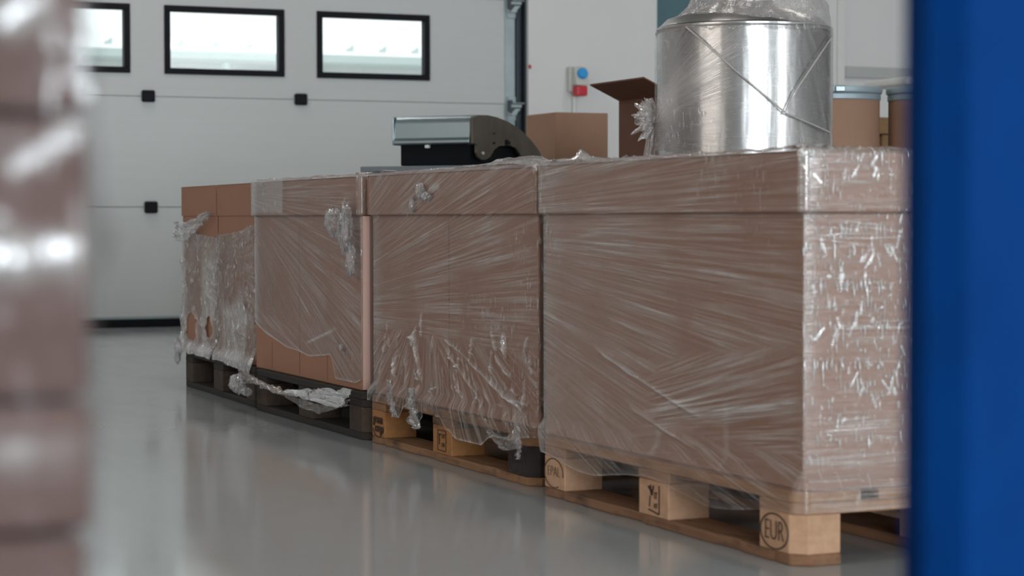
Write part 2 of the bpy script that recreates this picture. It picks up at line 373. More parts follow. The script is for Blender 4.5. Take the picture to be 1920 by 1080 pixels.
for i, (x0, x1) in enumerate(wins):
    wn = tag(empty('window_%d' % (i+1), ((x0+x1)/2, YB, (WZ0+WZ1)/2)), kind='structure')
    hw, hh = (x1-x0)/2, (WZ1-WZ0)/2
    bm = bmesh.new()
    box(bm, -hw-0.004, hw+0.004, -0.012, 0.05, hh-FR, hh+0.004, 0.003); box(bm, -hw-0.004, hw+0.004, -0.012, 0.05, -hh-0.004, -hh+FR, 0.003)
    box(bm, -hw-0.004, -hw+FR, -0.012, 0.05, -hh+FR, hh-FR, 0.002); box(bm, hw-FR, hw+0.004, -0.012, 0.05, -hh+FR, hh-FR, 0.002)
    obj('window_frame', bm, BLACK_FRAME, wn)
    boxo('window_pane', (-hw+FR-0.003, hw-FR+0.003, 0.018, 0.022, -hh+FR-0.003, hh-FR+0.003), GLASS, wn)

# outside: pale building with a metal roof, snow guards and gutter
PALE = simple('pale_render', (0.72, 0.76, 0.75), 0.7, noise=0.03)
PALE_ROOF = simple('pale_roof_metal', (0.80, 0.82, 0.81), 0.5, noise=0.02)
PALE_GREEN = simple('pale_green_metal', (0.50, 0.58, 0.56), 0.5)
bm = bmesh.new(); box(bm, -30, 50, YB+0.12, 70, -0.12, -0.02); struct('ground_outside', bm, simple('pale_concrete', (0.55, 0.55, 0.53), 0.9, noise=0.05))
bd = tag(empty('building', (8, 26, -0.02)), 'pale building with metal roof and gutter seen through the door windows', 'building')
bm = bmesh.new(); box(bm, -14, 22, 0.4, 9.0, 0.0, 2.72); obj('outer_wall', bm, PALE, bd)
bm = bmesh.new(); prism(bm, [(0.05, 2.74), (0.05, 2.80), (9.0, 5.9), (9.0, 5.8)], -14.2, 22.2, 'x'); obj('roof', bm, PALE_ROOF, bd)
bm = bmesh.new()
prism(bm, [(-0.10, 2.80), (-0.10, 2.70), (-0.06, 2.66), (0.02, 2.66), (0.06, 2.70), (0.06, 2.74), (0.04, 2.74), (0.02, 2.69), (-0.05, 2.69), (-0.08, 2.72), (-0.08, 2.80)], -14.2, 22.2, 'x')
obj('gutter', bm, PALE_GREEN, bd)
bm = bmesh.new(); tube(bm, [(-0.65, -0.02, 2.68), (-0.65, -0.02, 0.0)], 0.045, 10); obj('downpipe', bm, PALE_GREEN, bd)
boxo('wall_lamp', (-0.3, 0.75, 0.30, 0.42, 2.55, 2.60), WHITE_PLASTIC, bd, 0.01)
for k in range(-3, 8):
    x = -0.71 + 0.455*k
    bm = bmesh.new(); prism(bm, [(x-0.05, 2.90), (x+0.05, 2.83), (x+0.05, 2.97)], 0.28, 0.34, 'y'); obj('snow_guard', bm, PALE_GREEN, bd)

# ceiling tube lamps
for i, (x, y) in enumerate(LAMPS):
    t = tag(empty('ceiling_lamp', (x, y, 4.87)), 'long white fluorescent lamp fixed under the grey ceiling', 'ceiling light', 'fluorescent ceiling lamps')
    boxo('lamp_housing', (-0.14, 0.14, -0.8, 0.8, 0.0, 0.13), WHITE_PLASTIC, t, 0.01)

# ------------------------------------------------------------------ text and stamps
def text_bm(bm, txt, size, sx=1.0, off=(0, 0), bold=0.0):
    cu = bpy.data.curves.new('t', 'FONT'); cu.body = txt; cu.size = size; cu.align_x = 'CENTER'; cu.align_y = 'CENTER'; cu.offset = bold; cu.resolution_u = 4
    o = bpy.data.objects.new('t', cu); C.objects.link(o)
    dg = bpy.context.evaluated_depsgraph_get(); me = bpy.data.meshes.new_from_object(o.evaluated_get(dg))
    bpy.data.objects.remove(o); bpy.data.curves.remove(cu)
    n0 = len(bm.verts); bm.from_mesh(me); bpy.data.meshes.remove(me)
    bm.verts.ensure_lookup_table()
    for v in bm.verts[n0:]:
        v.co.x = v.co.x*sx + off[0]; v.co.y += off[1]
def ring(bm, rx, ry, wd, a0=0, a1=360, cx=0, cy=0, n=40):
    prev = None
    full = abs(a1-a0) >= 360
    for i in range(n+1):
        a = R(a0 + (a1-a0)*i/n)
        p = [bm.verts.new((cx+(rx-d)*math.cos(a), cy+(ry-d)*math.sin(a), 0)) for d in (0, wd)]
        if prev: bm.faces.new((prev[0], p[0], p[1], prev[1]))
        prev = p
def line(bm, x0, y0, x1, y1, wd):
    d = Vector((x1-x0, y1-y0, 0)).normalized(); n = Vector((-d.y, d.x, 0))*wd/2
    a, b = Vector((x0, y0, 0)), Vector((x1, y1, 0))
    bm.faces.new([bm.verts.new(p) for p in (a+n, a-n, b-n, b+n)])
STAMP_M = Matrix(((0, 0, -1, 0), (-1, 0, 0, 0), (0, 1, 0, 0), (0, 0, 0, 1)))
def stamp(parent, y, z, builder, x=-0.0012):
    bm = bmesh.new(); builder(bm)
    r = bmesh.ops.extrude_face_region(bm, geom=list(bm.faces))
    bmesh.ops.translate(bm, verts=[v for v in r['geom'] if isinstance(v, bmesh.types.BMVert)], vec=(0, 0, 0.0008))
    bmesh.ops.transform(bm, matrix=Matrix.Translation((x, y, z)) @ STAMP_M, verts=bm.verts)
    return obj('stamp', bm, INK, parent)
def st_eur(bm): ring(bm, 0.054, 0.036, 0.003); text_bm(bm, 'EUR', 0.058, 0.72, (0, 0.0), -0.0012)
def st_epal(bm): ring(bm, 0.054, 0.036, 0.002, -10, 300); text_bm(bm, 'EPAL', 0.036, 0.95, (0, 0.003), -0.0012)
def st_cargo(bm):
    text_bm(bm, 'green', 0.036, 1.0, (0.0, 0.014), 0.0012); text_bm(bm, 'cargo', 0.034, 1.0, (0.012, -0.012), 0.0012)
    ring(bm, 0.05, 0.042, 0.003, 205, 330, 0.0, 0.002)
def st_frame(bm):
    for a in ((-.03, -.028, .03, -.028), (-.03, .028, .03, .028), (-.03, -.028, -.03, .028), (.03, -.028, .03, .028)): line(bm, *a, 0.0025)
    line(bm, -0.018, -0.012, -0.018, 0.016, 0.004); line(bm, -0.024, 0.016, -0.006, 0.016, 0.004); text_bm(bm, 'HT', 0.018, 1.0, (0.012, 0.012)); text_bm(bm, 'DB', 0.016, 1.0, (0.010, -0.012))
def st_ippc(bm):
    line(bm, 0.03, -0.03, 0.03, 0.032, 0.003); line(bm, -0.02, -0.024, 0.03, -0.03, 0.003); line(bm, -0.012, 0.03, -0.006, 0.008, 0.006); line(bm, -0.022, 0.026, -0.004, 0.014, 0.004); line(bm, 0.004, 0.03, -0.004, 0.008, 0.004)
    line(bm, -0.012, 0.006, -0.016, -0.018, 0.003); text_bm(bm, 'IT', 0.022, 0.8, (0.014, 0.008)); text_bm(bm, 'HT', 0.016, 0.8, (0.014, -0.014))

# ------------------------------------------------------------------ EUR pallets
PAL = [(2.1056, 3.4789, 0.0, 1.2), (2.134, 4.7983, 0.0, 1.2), (2.126, 6.012, 0.0, 1.165), (2.1440, 7.205, -0.0281, 1.125)]
CH = 0.028
def corner_poly(x0, x1, y0, y1, cs):
    """rectangle outline with the corners named in cs ('00','10','11','01') cut off"""
    P = []
    for key, (x, y), (ax, ay), (bx, by) in (('00', (x0, y0), (0, 1), (1, 0)), ('10', (x1, y0), (-1, 0), (0, 1)), ('11', (x1, y1), (0, -1), (-1, 0)), ('01', (x0, y1), (1, 0), (0, -1))):
        if key in cs: P += [(x+ax*CH, y+ay*CH), (x+bx*CH, y+by*CH)]
        else: P.append((x, y))
    return P
def pallet(loc, rz, L, wb, wk, label, stamps=(), black_block=False, wear=0, wbot=None):
    t = tag(empty('wooden_pallet', (*loc, 0), rz), label, 'pallet', 'wooden pallets under the wrapped cartons')
    g = (0.8 - 3*0.145 - 2*0.1)/4
    xs = [(0, .145), (.145+g, .245+g), (.245+2*g, .39+2*g), (.39+3*g, .49+3*g), (.655, .8)]
    r = random.Random(int(loc[1]*1000))
    for i, (a, b) in enumerate(xs):
        bm = bmesh.new(); cs = ('00', '01') if i == 0 else (('10', '11') if i == 4 else ())
        prism(bm, corner_poly(a, b, r.uniform(0, .004), L - r.uniform(0, .004), cs), .122, .144, 'z', .0025); obj('top_board', bm, wb, t)
    ys = [(0, .145), (L/2-.0725, L/2+.0725), (L-.145, L)]
    for i, (a, b) in enumerate(ys):
        bm = bmesh.new(); cs = ('00', '10') if i == 0 else (('11', '01') if i == 2 else ())
        prism(bm, corner_poly(0.0, .8, a, b, cs), .1, .1218, 'z', .002); obj('stringer_board', bm, wb, t)
    for k, (a, b) in enumerate(((0, .1), (.3275, .4725), (.7, .8))):
        for i, (c, d) in enumerate(ys):
            cs = ()
            if k == 0: cs = ('00',) if i == 0 else (('01',) if i == 2 else ())
            if k == 2: cs = ('10',) if i == 0 else (('11',) if i == 2 else ())
            bm = bmesh.new(); prism(bm, corner_poly(a, b, c+r.uniform(0, .004), d-r.uniform(0, .004), cs), .0221, .0999, 'z', .002)
            bl = obj('pallet_block', bm, WOOD_BLACK if (black_block and k == 0 and i == 0) else wk, t)
            if black_block and k == 0 and i == 0: bl['label'] = 'block soaked almost black'
            if k == 0:
                for (bi, fn) in stamps:
                    if bi == i: stamp(bl, (c+d)/2 + (0.012 if i == 0 else (-0.010 if i == 2 else 0)), .060, fn)
    for k, (a, b) in enumerate(((0, .1), (.3275, .4725), (.7, .8))):
        cs = ('00', '01') if k == 0 else (('10', '11') if k == 2 else ())
        bm = bmesh.new(); prism(bm, corner_poly(a, b, 0, L, cs), 0.0, .022, 'z', .003)
        if wear and k == 0:
            bmesh.ops.subdivide_edges(bm, edges=[e for e in bm.edges if e.calc_length() > 0.5], cuts=60)
            for v in bm.verts:
                if v.co.x < 0.03: v.co.x += 0.010*max(0, vn(v.co.y*24, v.co.z*20, 3)*2)*wear
        obj('bottom_board', bm, wbot or wb, t)
    return t
pallet(PAL[0][:2], PAL[0][2], PAL[0][3], WOOD_NEW, WOOD_NEW_BLOCK, 'light wooden pallet stamped EUR in a ring, nearest the blue post', ((0, st_eur), (1, st_ippc), (2, st_epal)), wear=1, wbot=WOOD_DIRTY)
pallet(PAL[1][:2], PAL[1][2], PAL[1][3], WOOD_STAIN, WOOD_STAIN_BLOCK, 'stained orange pallet with green cargo mark and one blackened block', ((0, st_epal), (1, st_frame), (2, st_cargo)), black_block=True, wear=1)
pallet(PAL[2][:2], PAL[2][2], PAL[2][3], WOOD_OLD_SHADED, WOOD_OLD_SHADED_BLOCK, 'old grey pallet coloured dark for shade, with twisted film sagging in front of its blocks')
pallet(PAL[3][:2], PAL[3][2], PAL[3][3], WOOD_OLD_SHADED, WOOD_OLD_SHADED_BLOCK, 'old grey pallet coloured dark for shade, at the far end of the row nearest the white door')

# ------------------------------------------------------------------ film sheets
def sheet_mesh(name, P, fa, fb, fl, mb, cr, hz, keep, mat, parent):
    """grid of points P[rows, cols, 3] with the film's uv maps and attributes; quads with keep False are torn away"""
    nr, nc = P.shape[:2]
    idx = np.arange(nr*nc).reshape(nr, nc)
    q = np.stack([idx[:-1, :-1], idx[:-1, 1:], idx[1:, 1:], idx[1:, :-1]], -1).reshape(-1, 4)
    if keep is not None:
        k = (keep[:-1, :-1] & keep[:-1, 1:] & keep[1:, 1:] & keep[1:, :-1]).reshape(-1); q = q[k]
    used = np.unique(q); remap = np.full(nr*nc, -1); remap[used] = np.arange(len(used)); q = remap[q]
    V = P.reshape(-1, 3)[used]
    me = bpy.data.meshes.new(name); me.vertices.add(len(V)); me.vertices.foreach_set('co', V.astype(np.float32).ravel())
    me.loops.add(q.size); me.loops.foreach_set('vertex_index', q.astype(np.int32).ravel())
    me.polygons.add(len(q)); me.polygons.foreach_set('loop_start', (np.arange(len(q))*4).astype(np.int32))
    me.update(calc_edges=True)
    for nm, uv in (('fan_a', fa), ('fan_b', fb), ('flat', fl)):
        l = me.uv_layers.new(name=nm); u = uv.reshape(-1, 2)[used][q.ravel()]; l.data.foreach_set('uv', u.astype(np.float32).ravel())
    for nm, v in (('mask_b', mb), ('crumple', cr), ('haze', hz)):
        a = me.attributes.new(nm, 'FLOAT', 'POINT'); a.data.foreach_set('value', np.broadcast_to(v, (nr, nc)).reshape(-1)[used].astype(np.float32))
    me.polygons.foreach_set('use_smooth', np.ones(len(q), bool))
    me.validate()
    return link(name, me, mat, parent)
def fan(t, z, pole):
    """polar coordinates round a pole (metres): first runs along the ridges, second across them"""
    dt, dz = t-pole[0], z-pole[1]; r = np.hypot(dt, dz); th = np.arctan2(dz, dt) if pole[2] >= 0 else np.arctan2(dz, -dt)
    return np.stack([r, th*pole[3]], -1)
def crease(t, z, a, b, wd):
    """0..1 along a straight fold from a to b"""
    a = np.array(a); b = np.array(b); d = b-a; L2 = (d**2).sum()
    k = ((t-a[0])*d[0] + (z-a[1])*d[1])/L2; kk = np.clip(k, 0, 1)
    dist = np.hypot(t-a[0]-kk*d[0], z-a[1]-kk*d[1]); return np.exp(-(dist/wd)**2)*(1-np.abs(2*kk-1)**5)*(0.6+0.8*np.clip(vn(kk*9+a[0]*50, kk*0+a[1]*40, 77)+0.5, 0, 1))
LID_Z = 0.683

def wrap(parent, L, W, zlow, pole_a, pole_b, maskb_fn=None, crumple_fn=None, haze_fn=None, disp_fn=None, keep_fn=None, ztop=0.80, org=(0, 0, 0), cols=(300, 140), rows=260, top_in=0.10, lid_off=0.012, seed=0, wrap_pallet=0.022, z_hi=None, half=False, mat=None, name='stretch_film'):
    """film wound round a carton whose near-left corner is the parent's origin; org maps to pallet coordinates"""
    # perimeter points: far-left corner -> near-left -> near-right -> far-right -> back
    path = []
    def seg(p0, p1, nrm, n, side):
        for i in range(n):
            k = (i+0.5)/n; path.append((p0[0]+(p1[0]-p0[0])*k, p0[1]+(p1[1]-p0[1])*k, nrm[0], nrm[1], side))
    def arc(cx, cy, a0, a1, side, n=6):
        for i in range(n+1):
            a = a0+(a1-a0)*i/n; path.append((cx, cy, math.cos(a), math.sin(a), side))
    pi = math.pi
    arc(0, L, 3*pi/4, pi, -0.2, 4)
    seg((0, L), (0, 0), (-1, 0), cols[0], 0); arc(0, 0, pi, 1.5*pi, 0.5)
    seg((0, 0), (W, 0), (0, -1), cols[1], 1); arc(W, 0, 1.5*pi, 2*pi, 1.5)
    seg((W, 0), (W, L), (1, 0), 36, 2); arc(W, L, 0, pi/2, 2.5)
    seg((W, L), (0, L), (0, 1), 30, 3); arc(0, L, pi/2, 3*pi/4, 3.5, 4)
    A = np.array(path); nc = len(A)
    dd = np.hypot(np.diff(A[:, 0]), np.diff(A[:, 1])); peri = np.concatenate([[0], np.cumsum(dd + 0.002)])
    X, Y, NX, NY, SD = [A[:, i][None, :] for i in range(5)]
    left = (SD <= 0.5)
    ucoord = np.where(SD <= 0.5, Y, np.where(SD < 1.6, -X, peri[None, :]))      # along the side
    v = np.linspace(0, 1, rows)[:, None]
    zl = zlow(ucoord, SD)
    ntop = 8
    wrap_pallet = wrap_pallet*(NX**4 if half else np.where(SD == -0.2, 0.0, 1.0))
    zt = ztop if z_hi is None else z_hi(ucoord, SD)
    Z = zl + (zt - zl)*v
    T = np.broadcast_to(ucoord, Z.shape)
    off = 0.004 + lid_off*sst(LID_Z-0.006, LID_Z+0.001, Z) + wrap_pallet*sst(0.190, 0.150, Z)
    taut = np.where(SD <= 0.5, sst(0.0, 0.12, Y)*sst(L, L-0.12, Y), 0.35)
    d = taut*(0.0006*ridged(peri[None, :]*7, Z*40, seed+5, 2) + 0.003*fbm(peri[None, :]*3, Z*5, seed+9, 2))*sst(0.02, 0.06, np.abs(Z-LID_Z))
    if disp_fn is not None: d = d + disp_fn(T, Z, SD)
    off = np.maximum(off + d, 0.0035 + lid_off*sst(LID_Z-0.004, LID_Z+0.002, Z) + (wrap_pallet)*sst(0.165, 0.152, Z))
    P = np.stack([X + NX*off, Y + NY*off, Z - org[2]], -1)
    if z_hi is None and top_in > 0:      # roll over the top edge
        k = np.linspace(0.12, 1, ntop)[:, None]
        inn = top_in*k*(0.8+0.5*fbm(peri[None, :]*6, k*2, seed+3, 2)); hz_ = 0.006+0.010*k*(ridged(peri[None, :]*14, k*5, seed+4, 2)-0.3)
        offt = off[-1:]; P2 = np.stack([X + NX*(offt-inn), Y + NY*(offt-inn), ztop - org[2] + hz_ + 0*X], -1)
        P = np.concatenate([P, P2], 0); Z = np.concatenate([Z, np.repeat(Z[-1:], ntop, 0) + np.cumsum(np.full((ntop, 1), top_in/ntop), 0)], 0)
        T = np.broadcast_to(ucoord, Z.shape)
    PE = np.broadcast_to(peri[None, :], Z.shape)
    fa = fan(T, Z, pole_a); fb = fan(T, Z, pole_b)
    isl = np.broadcast_to(left, Z.shape)
    flatuv = np.stack([PE, Z], -1)
    fa = np.where(isl[..., None], fa, flatuv); fb = np.where(isl[..., None], fb, flatuv + 7.3)
    mb = maskb_fn(T, Z, SD) if maskb_fn else np.zeros_like(Z)
    cr = crumple_fn(T, Z, SD) if crumple_fn else np.where(SD < 0.5, 0.12, 0.9) + 0*Z
    hz = haze_fn(T, Z, SD) if haze_fn else np.zeros_like(Z)
    
    hz = hz - 0.10*sst(0.150, 0.140, Z)*(np.asarray(hz) < 0.12)
    kp = keep_fn(T, Z, SD) if keep_fn else None
    if kp is not None: kp = np.broadcast_to(kp, Z.shape)
    return sheet_mesh(name, P, fa, fb, flatuv, mb, cr, hz, kp, mat or FILM, parent)

def ribbon(parent, pts, widths, up=(0, 0, 1), n=60, m=14, seed=0, amp=0.012, twist=0.0, name='loose_film', mat=None, haze=0.0, side=(-1, 0, 0)):
    """crumpled ribbon of film along a line; widths per point, folded across with noise"""
    pts = np.array(pts, float); k = np.linspace(0, len(pts)-1, n); i0 = np.minimum(k.astype(int), len(pts)-2); f = (k-i0)[:, None]
    f2 = f*f*(3-2*f)
    ctr = pts[i0]*(1-f2) + pts[i0+1]*f2
    wd = np.interp(k, range(len(widths)), widths)
    vv = np.linspace(-0.5, 0.5, m); U = np.array(up, float); Sd = np.array(side, float)
    rows = []
    for j, s in enumerate(vv):
        ang = twist*np.linspace(0, 1, n)*2*math.pi
        a = fbm(np.linspace(0, n/9.0, n), np.full(n, s*9.0), seed, 3)
        b = ridged(np.linspace(0, n/6.0, n), np.full(n, s*7.0), seed+7, 2)-0.8
        dirv = np.cos(ang)[:, None]*U + np.sin(ang)[:, None]*Sd
        dirn = -np.sin(ang)[:, None]*U + np.cos(ang)[:, None]*Sd
        rows.append(ctr + dirv*(wd*(s + 0.35*a/3))[:, None] + dirn*(amp*(a*1.2 + b*0.9))[:, None])
    P = np.stack(rows, 0)
    uu, ss = np.meshgrid(np.linspace(0, 1, n)*np.linalg.norm(pts[-1]-pts[0]), vv*max(widths)*1.0)
    flat = np.stack([uu, ss], -1)
    return sheet_mesh(name, P, flat, flat+3.1, flat, np.zeros((m, n)), np.full((m, n), 0.8), np.full((m, n), haze), None, mat or FILM_THICK, parent)
def blob(parent, ctr, rad, seed=0, n=46, m=26, amp=0.55, petals=0, name='loose_film', mat=None, haze=0.0):
    """bunched knot of film"""
    u = np.linspace(0, 2*math.pi, n)[None, :]; v = np.linspace(0.08, math.pi-0.08, m)[:, None]
    cx = np.cos(u); cy = np.sin(u)
    nx = np.sin(v)*cx; ny = np.sin(v)*cy; nz = np.cos(v)+0*u
    rr = 0.62 + amp*(ridged(cx*2.1+nz*1.3+9, cy*2.1+nz*0.7+5, seed, 3)*0.45-0.25) + amp*0.5*fbm(cx*4+3, cy*4+nz*4, seed+3, 2)
    if petals: rr = rr*(1 + 0.28*np.sin(petals*np.arctan2(nz, nx)+2*fbm(nx*2, nz*2, seed, 2)))
    P = np.stack([ctr[0]+rad[0]*rr*nx, ctr[1]+rad[1]*rr*ny, ctr[2]+rad[2]*rr*nz], -1)
    sc = max(rad); flat = np.stack(np.broadcast_arrays(u*sc, v*sc), -1)
    return sheet_mesh(name, P, flat, flat+2.2, flat, np.zeros((m, n)), np.full((m, n), 0.9), np.full((m, n), haze), None, mat or FILM_THICK, parent)
def topsheet(parent, x0, x1, y0, y1, zb, hfn, nx=70, ny=110, name='loose_film', mat=None, haze=0.02):
    x = np.linspace(x0, x1, nx)[:, None]; y = np.linspace(y0, y1, ny)[None, :]
    z = zb + 0.003 + np.maximum(hfn(x, y), 0)
    P = np.stack(np.broadcast_arrays(x, y, z), -1); flat = np.stack(np.broadcast_arrays(x, y), -1)
    return sheet_mesh(name, P, flat[..., ::-1]*1.0, flat+2, flat, np.zeros((nx, ny)), np.full((nx, ny), 0.7), np.full((nx, ny), haze), None, mat or FILM_THICK, parent)

# ------------------------------------------------------------------ cartons on the pallets
def carton(pal, s0, t0, L, W, label, zt=0.80, lid_parts=((0, 1),), group='wrapped cartons on the pallets', over=0.010, over_far=None, seam=None):
    x, y, th, _ = pal
    loc = (x+math.cos(th)*s0-math.sin(th)*t0, y+math.sin(th)*s0+math.cos(th)*t0, 0.144)
    t = tag(empty('cardboard_carton', loc, th), label, 'box', group)
    z1 = zt-0.144
    bm = bmesh.new(); box(bm, 0, W, 0, L, 0.0006, z1-0.006, 0.004, 2)
    obj('carton_body', bm, CARD, t)
    o = over; of = over if over_far is None else over_far; zl = LID_Z-0.144
    bm = bmesh.new(); th_ = 0.005
    box(bm, -o, -o+th_, -o, L+of, zl, z1); box(bm, W+o-th_, W+o, -o, L+of, zl, z1)
    box(bm, -o+th_, W+o-th_, -o, -o+th_, zl, z1); box(bm, -o+th_, W+o-th_, L+of-th_, L+of, zl, z1)
    box(bm, -o, W+o, -o, L+of, z1-0.0055, z1+0.0005, 0.002)
    obj('lid', bm, CARD, t)
    return t
def dark_seam(t, y, z0, z1, wd=0.0018, mat=None):
    boxo('flap_seam', (-0.0012, 0.001, y-wd, y+wd, z0, z1), mat or CARD_DARK, t)

W = 0.757
# P1
c1 = carton(PAL[0], 0.022, 0.012, 1.205, W, 'largest brown carton, film wrapped with a bright end face, beside the blue post')
def zl1(u, sd):
    base = 0.104 + 0.06*sst(1.175, 1.20, u) - 0.012*np.sin(np.clip(u, 0, 1.2)*5.2)**2 - 0.025*np.sin(math.pi*np.clip((u-.05)/.58, 0, 1))**2*(0.6) - 0.012*np.sin(math.pi*np.clip((u-.62)/.58, 0, 1))**2
    return np.where(sd <= 0.5, base + 0.004*fbm(u*9, u*0, 2, 2), np.where(sd < 1.6, 0.106 + 0.006*fbm(u*7, u*0, 5, 2), 0.17))
def mb1(T, Z, SD): return np.where(SD < 0.5, sst(0.42, 0.36, Z + 0.12*(T-0.35))*sst(0.19, 0.24, Z)*sst(0.72, 0.55, T)*sst(-0.02, 0.06, T)*0.95 + 0.35*sst(0.0, 0.18, vn(T*2.3, Z*4, 8)), 0.3)
def cr1(T, Z, SD):
    l = 0.05 + 0.55*sst(1.06, 1.2, T)*sst(0.5, 0.62, Z) + 0.25*crease(T, Z, (0.42, 0.75), (0.1, 0.74), 0.10)
    e = 0.85 + 0.4*sst(-0.1, 0.25, vn(-T*9+3, Z*7, 21)) - 0.6*sst(0.25, 0.17, Z)
    return np.where(SD < 0.45, l, np.where(SD < 1.6, e, 0.6))
def hz1(T, Z, SD):
    f = 0.24*crease(T, Z, (0.93, 0.375), (0.39, 0.250), 0.0045) + 0.18*crease(T, Z, (0.74, 0.25), (0.42, 0.185), 0.0045) + 0.06*crease(T, Z, (1.19, 0.60), (0.35, 0.715), 0.008)
    f = f + 0.06*sst(1.05, 1.19, T) + 0.07*sst(0.15, 1.1, T) + 0.10*crease(T, Z, (0.300, 0.30), (0.290, 0.15), 0.012) + 0.10*crease(T, Z, (0.60, 0.22), (0.592, 0.15), 0.014)
    edge = 0.10*np.exp(-((Z-zl1(T, SD))/0.004)**2)
    e = 0.05 + 0.05*sst(0.1, -0.2, vn(-T*5, Z*5, 2)) + 0.14*sst(0.045, 0.0, -T)*sst(0.2, 0.4, Z)
    rr = random.Random(12); cz = 0
    for i in range(70):
        x0 = rr.uniform(0.012, 0.30); z0 = rr.uniform(0.27, 0.78); ln = rr.uniform(0.012, 0.045); an = rr.gauss(1.5, 0.35); k = rr.uniform(0.15, 0.5)
        if abs(z0-LID_Z) < 0.02: continue
        cz = cz + k*crease(-T, Z, (x0, z0), (x0+ln*math.cos(an), z0+ln*math.sin(an)), rr.uniform(0.0018, 0.0034))
    for i in range(14):
        x0 = rr.uniform(0.012, 0.1); z0 = rr.choice((rr.uniform(0.25, 0.29), rr.uniform(0.42, 0.5), rr.uniform(0.6, 0.67))); cz = cz + 0.14*crease(-T, Z, (x0, z0), (x0+rr.uniform(0.08, 0.2), z0+rr.uniform(-.015, .015)), 0.002)
    return np.where(SD < 0.5, f + edge, np.where(SD < 1.6, e + np.clip(cz, 0, 0.7), 0))
def dp1(T, Z, SD):
    f = 0.010*crease(T, Z, (0.93, 0.375), (0.39, 0.250), 0.007) + 0.007*crease(T, Z, (0.74, 0.25), (0.42, 0.185), 0.007) + 0.002*crease(T, Z, (1.19, 0.60), (0.35, 0.715), 0.012)
    g = 0.0008*ridged(-T*16, Z*9, 12, 2)
    return np.where(SD < 0.5, f, g) - np.where(SD < 0.5, 0.0, 0.002)
wrap(c1, 1.205, W, zl1, (2.45, 0.66, -1, 1.6), (1.75, 0.06, -1, 1.3), mb1, cr1, hz1, dp1, org=(0.022, 0.012, 0.144), cols=(420, 420), rows=400, seed=1)
topsheet(c1, -0.012, 0.30, 0.80, 1.20, 0.656, lambda x, y: 0.016*np.exp(-((y-1.06)/0.06)**2-((x-0.04)/0.04)**2)*(0.6+ridged(x*30, y*30, 3, 2)) + 0.005*ridged(x*22, y*16, 5, 2)*sst(0.80, 0.9, y)*sst(1.2, 1.1, y), ny=120)

# P2
c2 = carton(PAL[1], 0.022, 0.0, 1.205, W, 'carton with knotted film on its lid, second from the blue post', over_far=0.035)
def zl2(u, sd):
    b = 0.122 + 0.03*fbm(u*8, u*0, 3, 3) - 0.030*np.exp(-((u-0.93)/0.03)**2) - 0.045*np.exp(-((u-0.79)/0.035)**2) - 0.048*np.sin(math.pi*np.clip((u-.14)/.46, 0, 1))
    return np.where(sd <= 0.5, np.clip(b, 0.075, 0.16), 0.17)
def mb2(T, Z, SD): return np.where(SD < 0.5, sst(0.36, 0.31, Z + 0.02*fbm(T*6, Z*0, 4, 2)), 0.3)
def cr2(T, Z, SD):
    l = 0.05 + 0.5*sst(0.37, 0.30, Z)*sst(0.0, 0.25, vn(T*7, Z*5, 11)+0.1) + 0.6*crease(T, Z, (0.12, 0.66), (0.05, 0.40), 0.05) + 0.4*crease(T, Z, (0.55, 0.42), (0.10, 0.40), 0.05)
    return np.where(SD < 0.5, l, 0.7)
fold2 = [((0.63, 0.350), (0.02, 0.165), 0.005, 1.0), ((0.66, 0.34), (0.18, 0.10), 0.006, 0.7), ((0.60, 0.34), (0.22, 0.15), 0.005, 0.4), ((0.68, 0.33), (0.40, 0.13), 0.005, 0.4), ((0.70, 0.33), (0.55, 0.14), 0.004, 0.3), ((0.86, 0.35), (0.80, 0.20), 0.009, 0.8), ((0.82, 0.20), (0.87, 0.12), 0.008, 0.6), ((1.06, 0.33), (1.16, 0.18), 0.008, 0.5), ((0.98, 0.34), (1.02, 0.17), 0.007, 0.5), ((0.26, 0.32), (0.15, 0.26), 0.006, 0.8), ((0.23, 0.215), (0.05, 0.20), 0.007, 0.7), ((0.92, 0.30), (0.93, 0.10), 0.012, 0.6)]
rr2 = random.Random(5)
for i in range(26):
    x0 = rr2.uniform(0.02, 1.15); z0 = rr2.uniform(0.16, 0.33); an = rr2.gauss(1.5, 0.5); ln = rr2.uniform(0.02, 0.08)
    fold2.append(((x0, z0), (x0+ln*math.cos(an), z0+ln*math.sin(an)), rr2.uniform(0.0025, 0.005), rr2.uniform(0.4, 1.0)))
def hz2(T, Z, SD):
    f = 0
    for a, b, wd, k in fold2: f = f + 0.36*k*crease(T, Z, a, b, wd)
    f = f + 0.16*sst(1.10, 1.2, T)*sst(0.72, 0.66, Z) + 0.25*np.exp(-((Z-zl2(T, SD))/0.005)**2) - 0.06*sst(0.36, 0.30, Z)
    f = f + 0.22*crease(T, Z, (0.72, 0.755), (0.62, 0.76), 0.012)
    return np.where(SD < 0.5, f, 0.05)
def dp2(T, Z, SD):
    f = 0.006*sst(0.36, 0.28, Z)*(fbm(T*9, Z*4, 6, 3)+0.4)
    for a, b, wd, k in fold2: f = f + 0.014*k*crease(T, Z, a, b, wd)
    return np.where(SD < 0.5, f, 0)
def kp2(T, Z, SD): return ~((SD < 0.5) & (Z < 0.13) & (T > 0.64) & (T < 0.74)) & ~((SD < 0.5) & (Z < 0.125) & (T > 0.97))
wrap(c2, 1.205, W, zl2, (1.95, 0.37, -1, 1.1), (0.75, 0.55, -1, 0.55), mb2, cr2, hz2, dp2, kp2, org=(0.022, 0, 0.144), cols=(420, 90), rows=330, seed=2)
dark_seam(c2, 0.60, 0.02, 0.53, 0.0012)
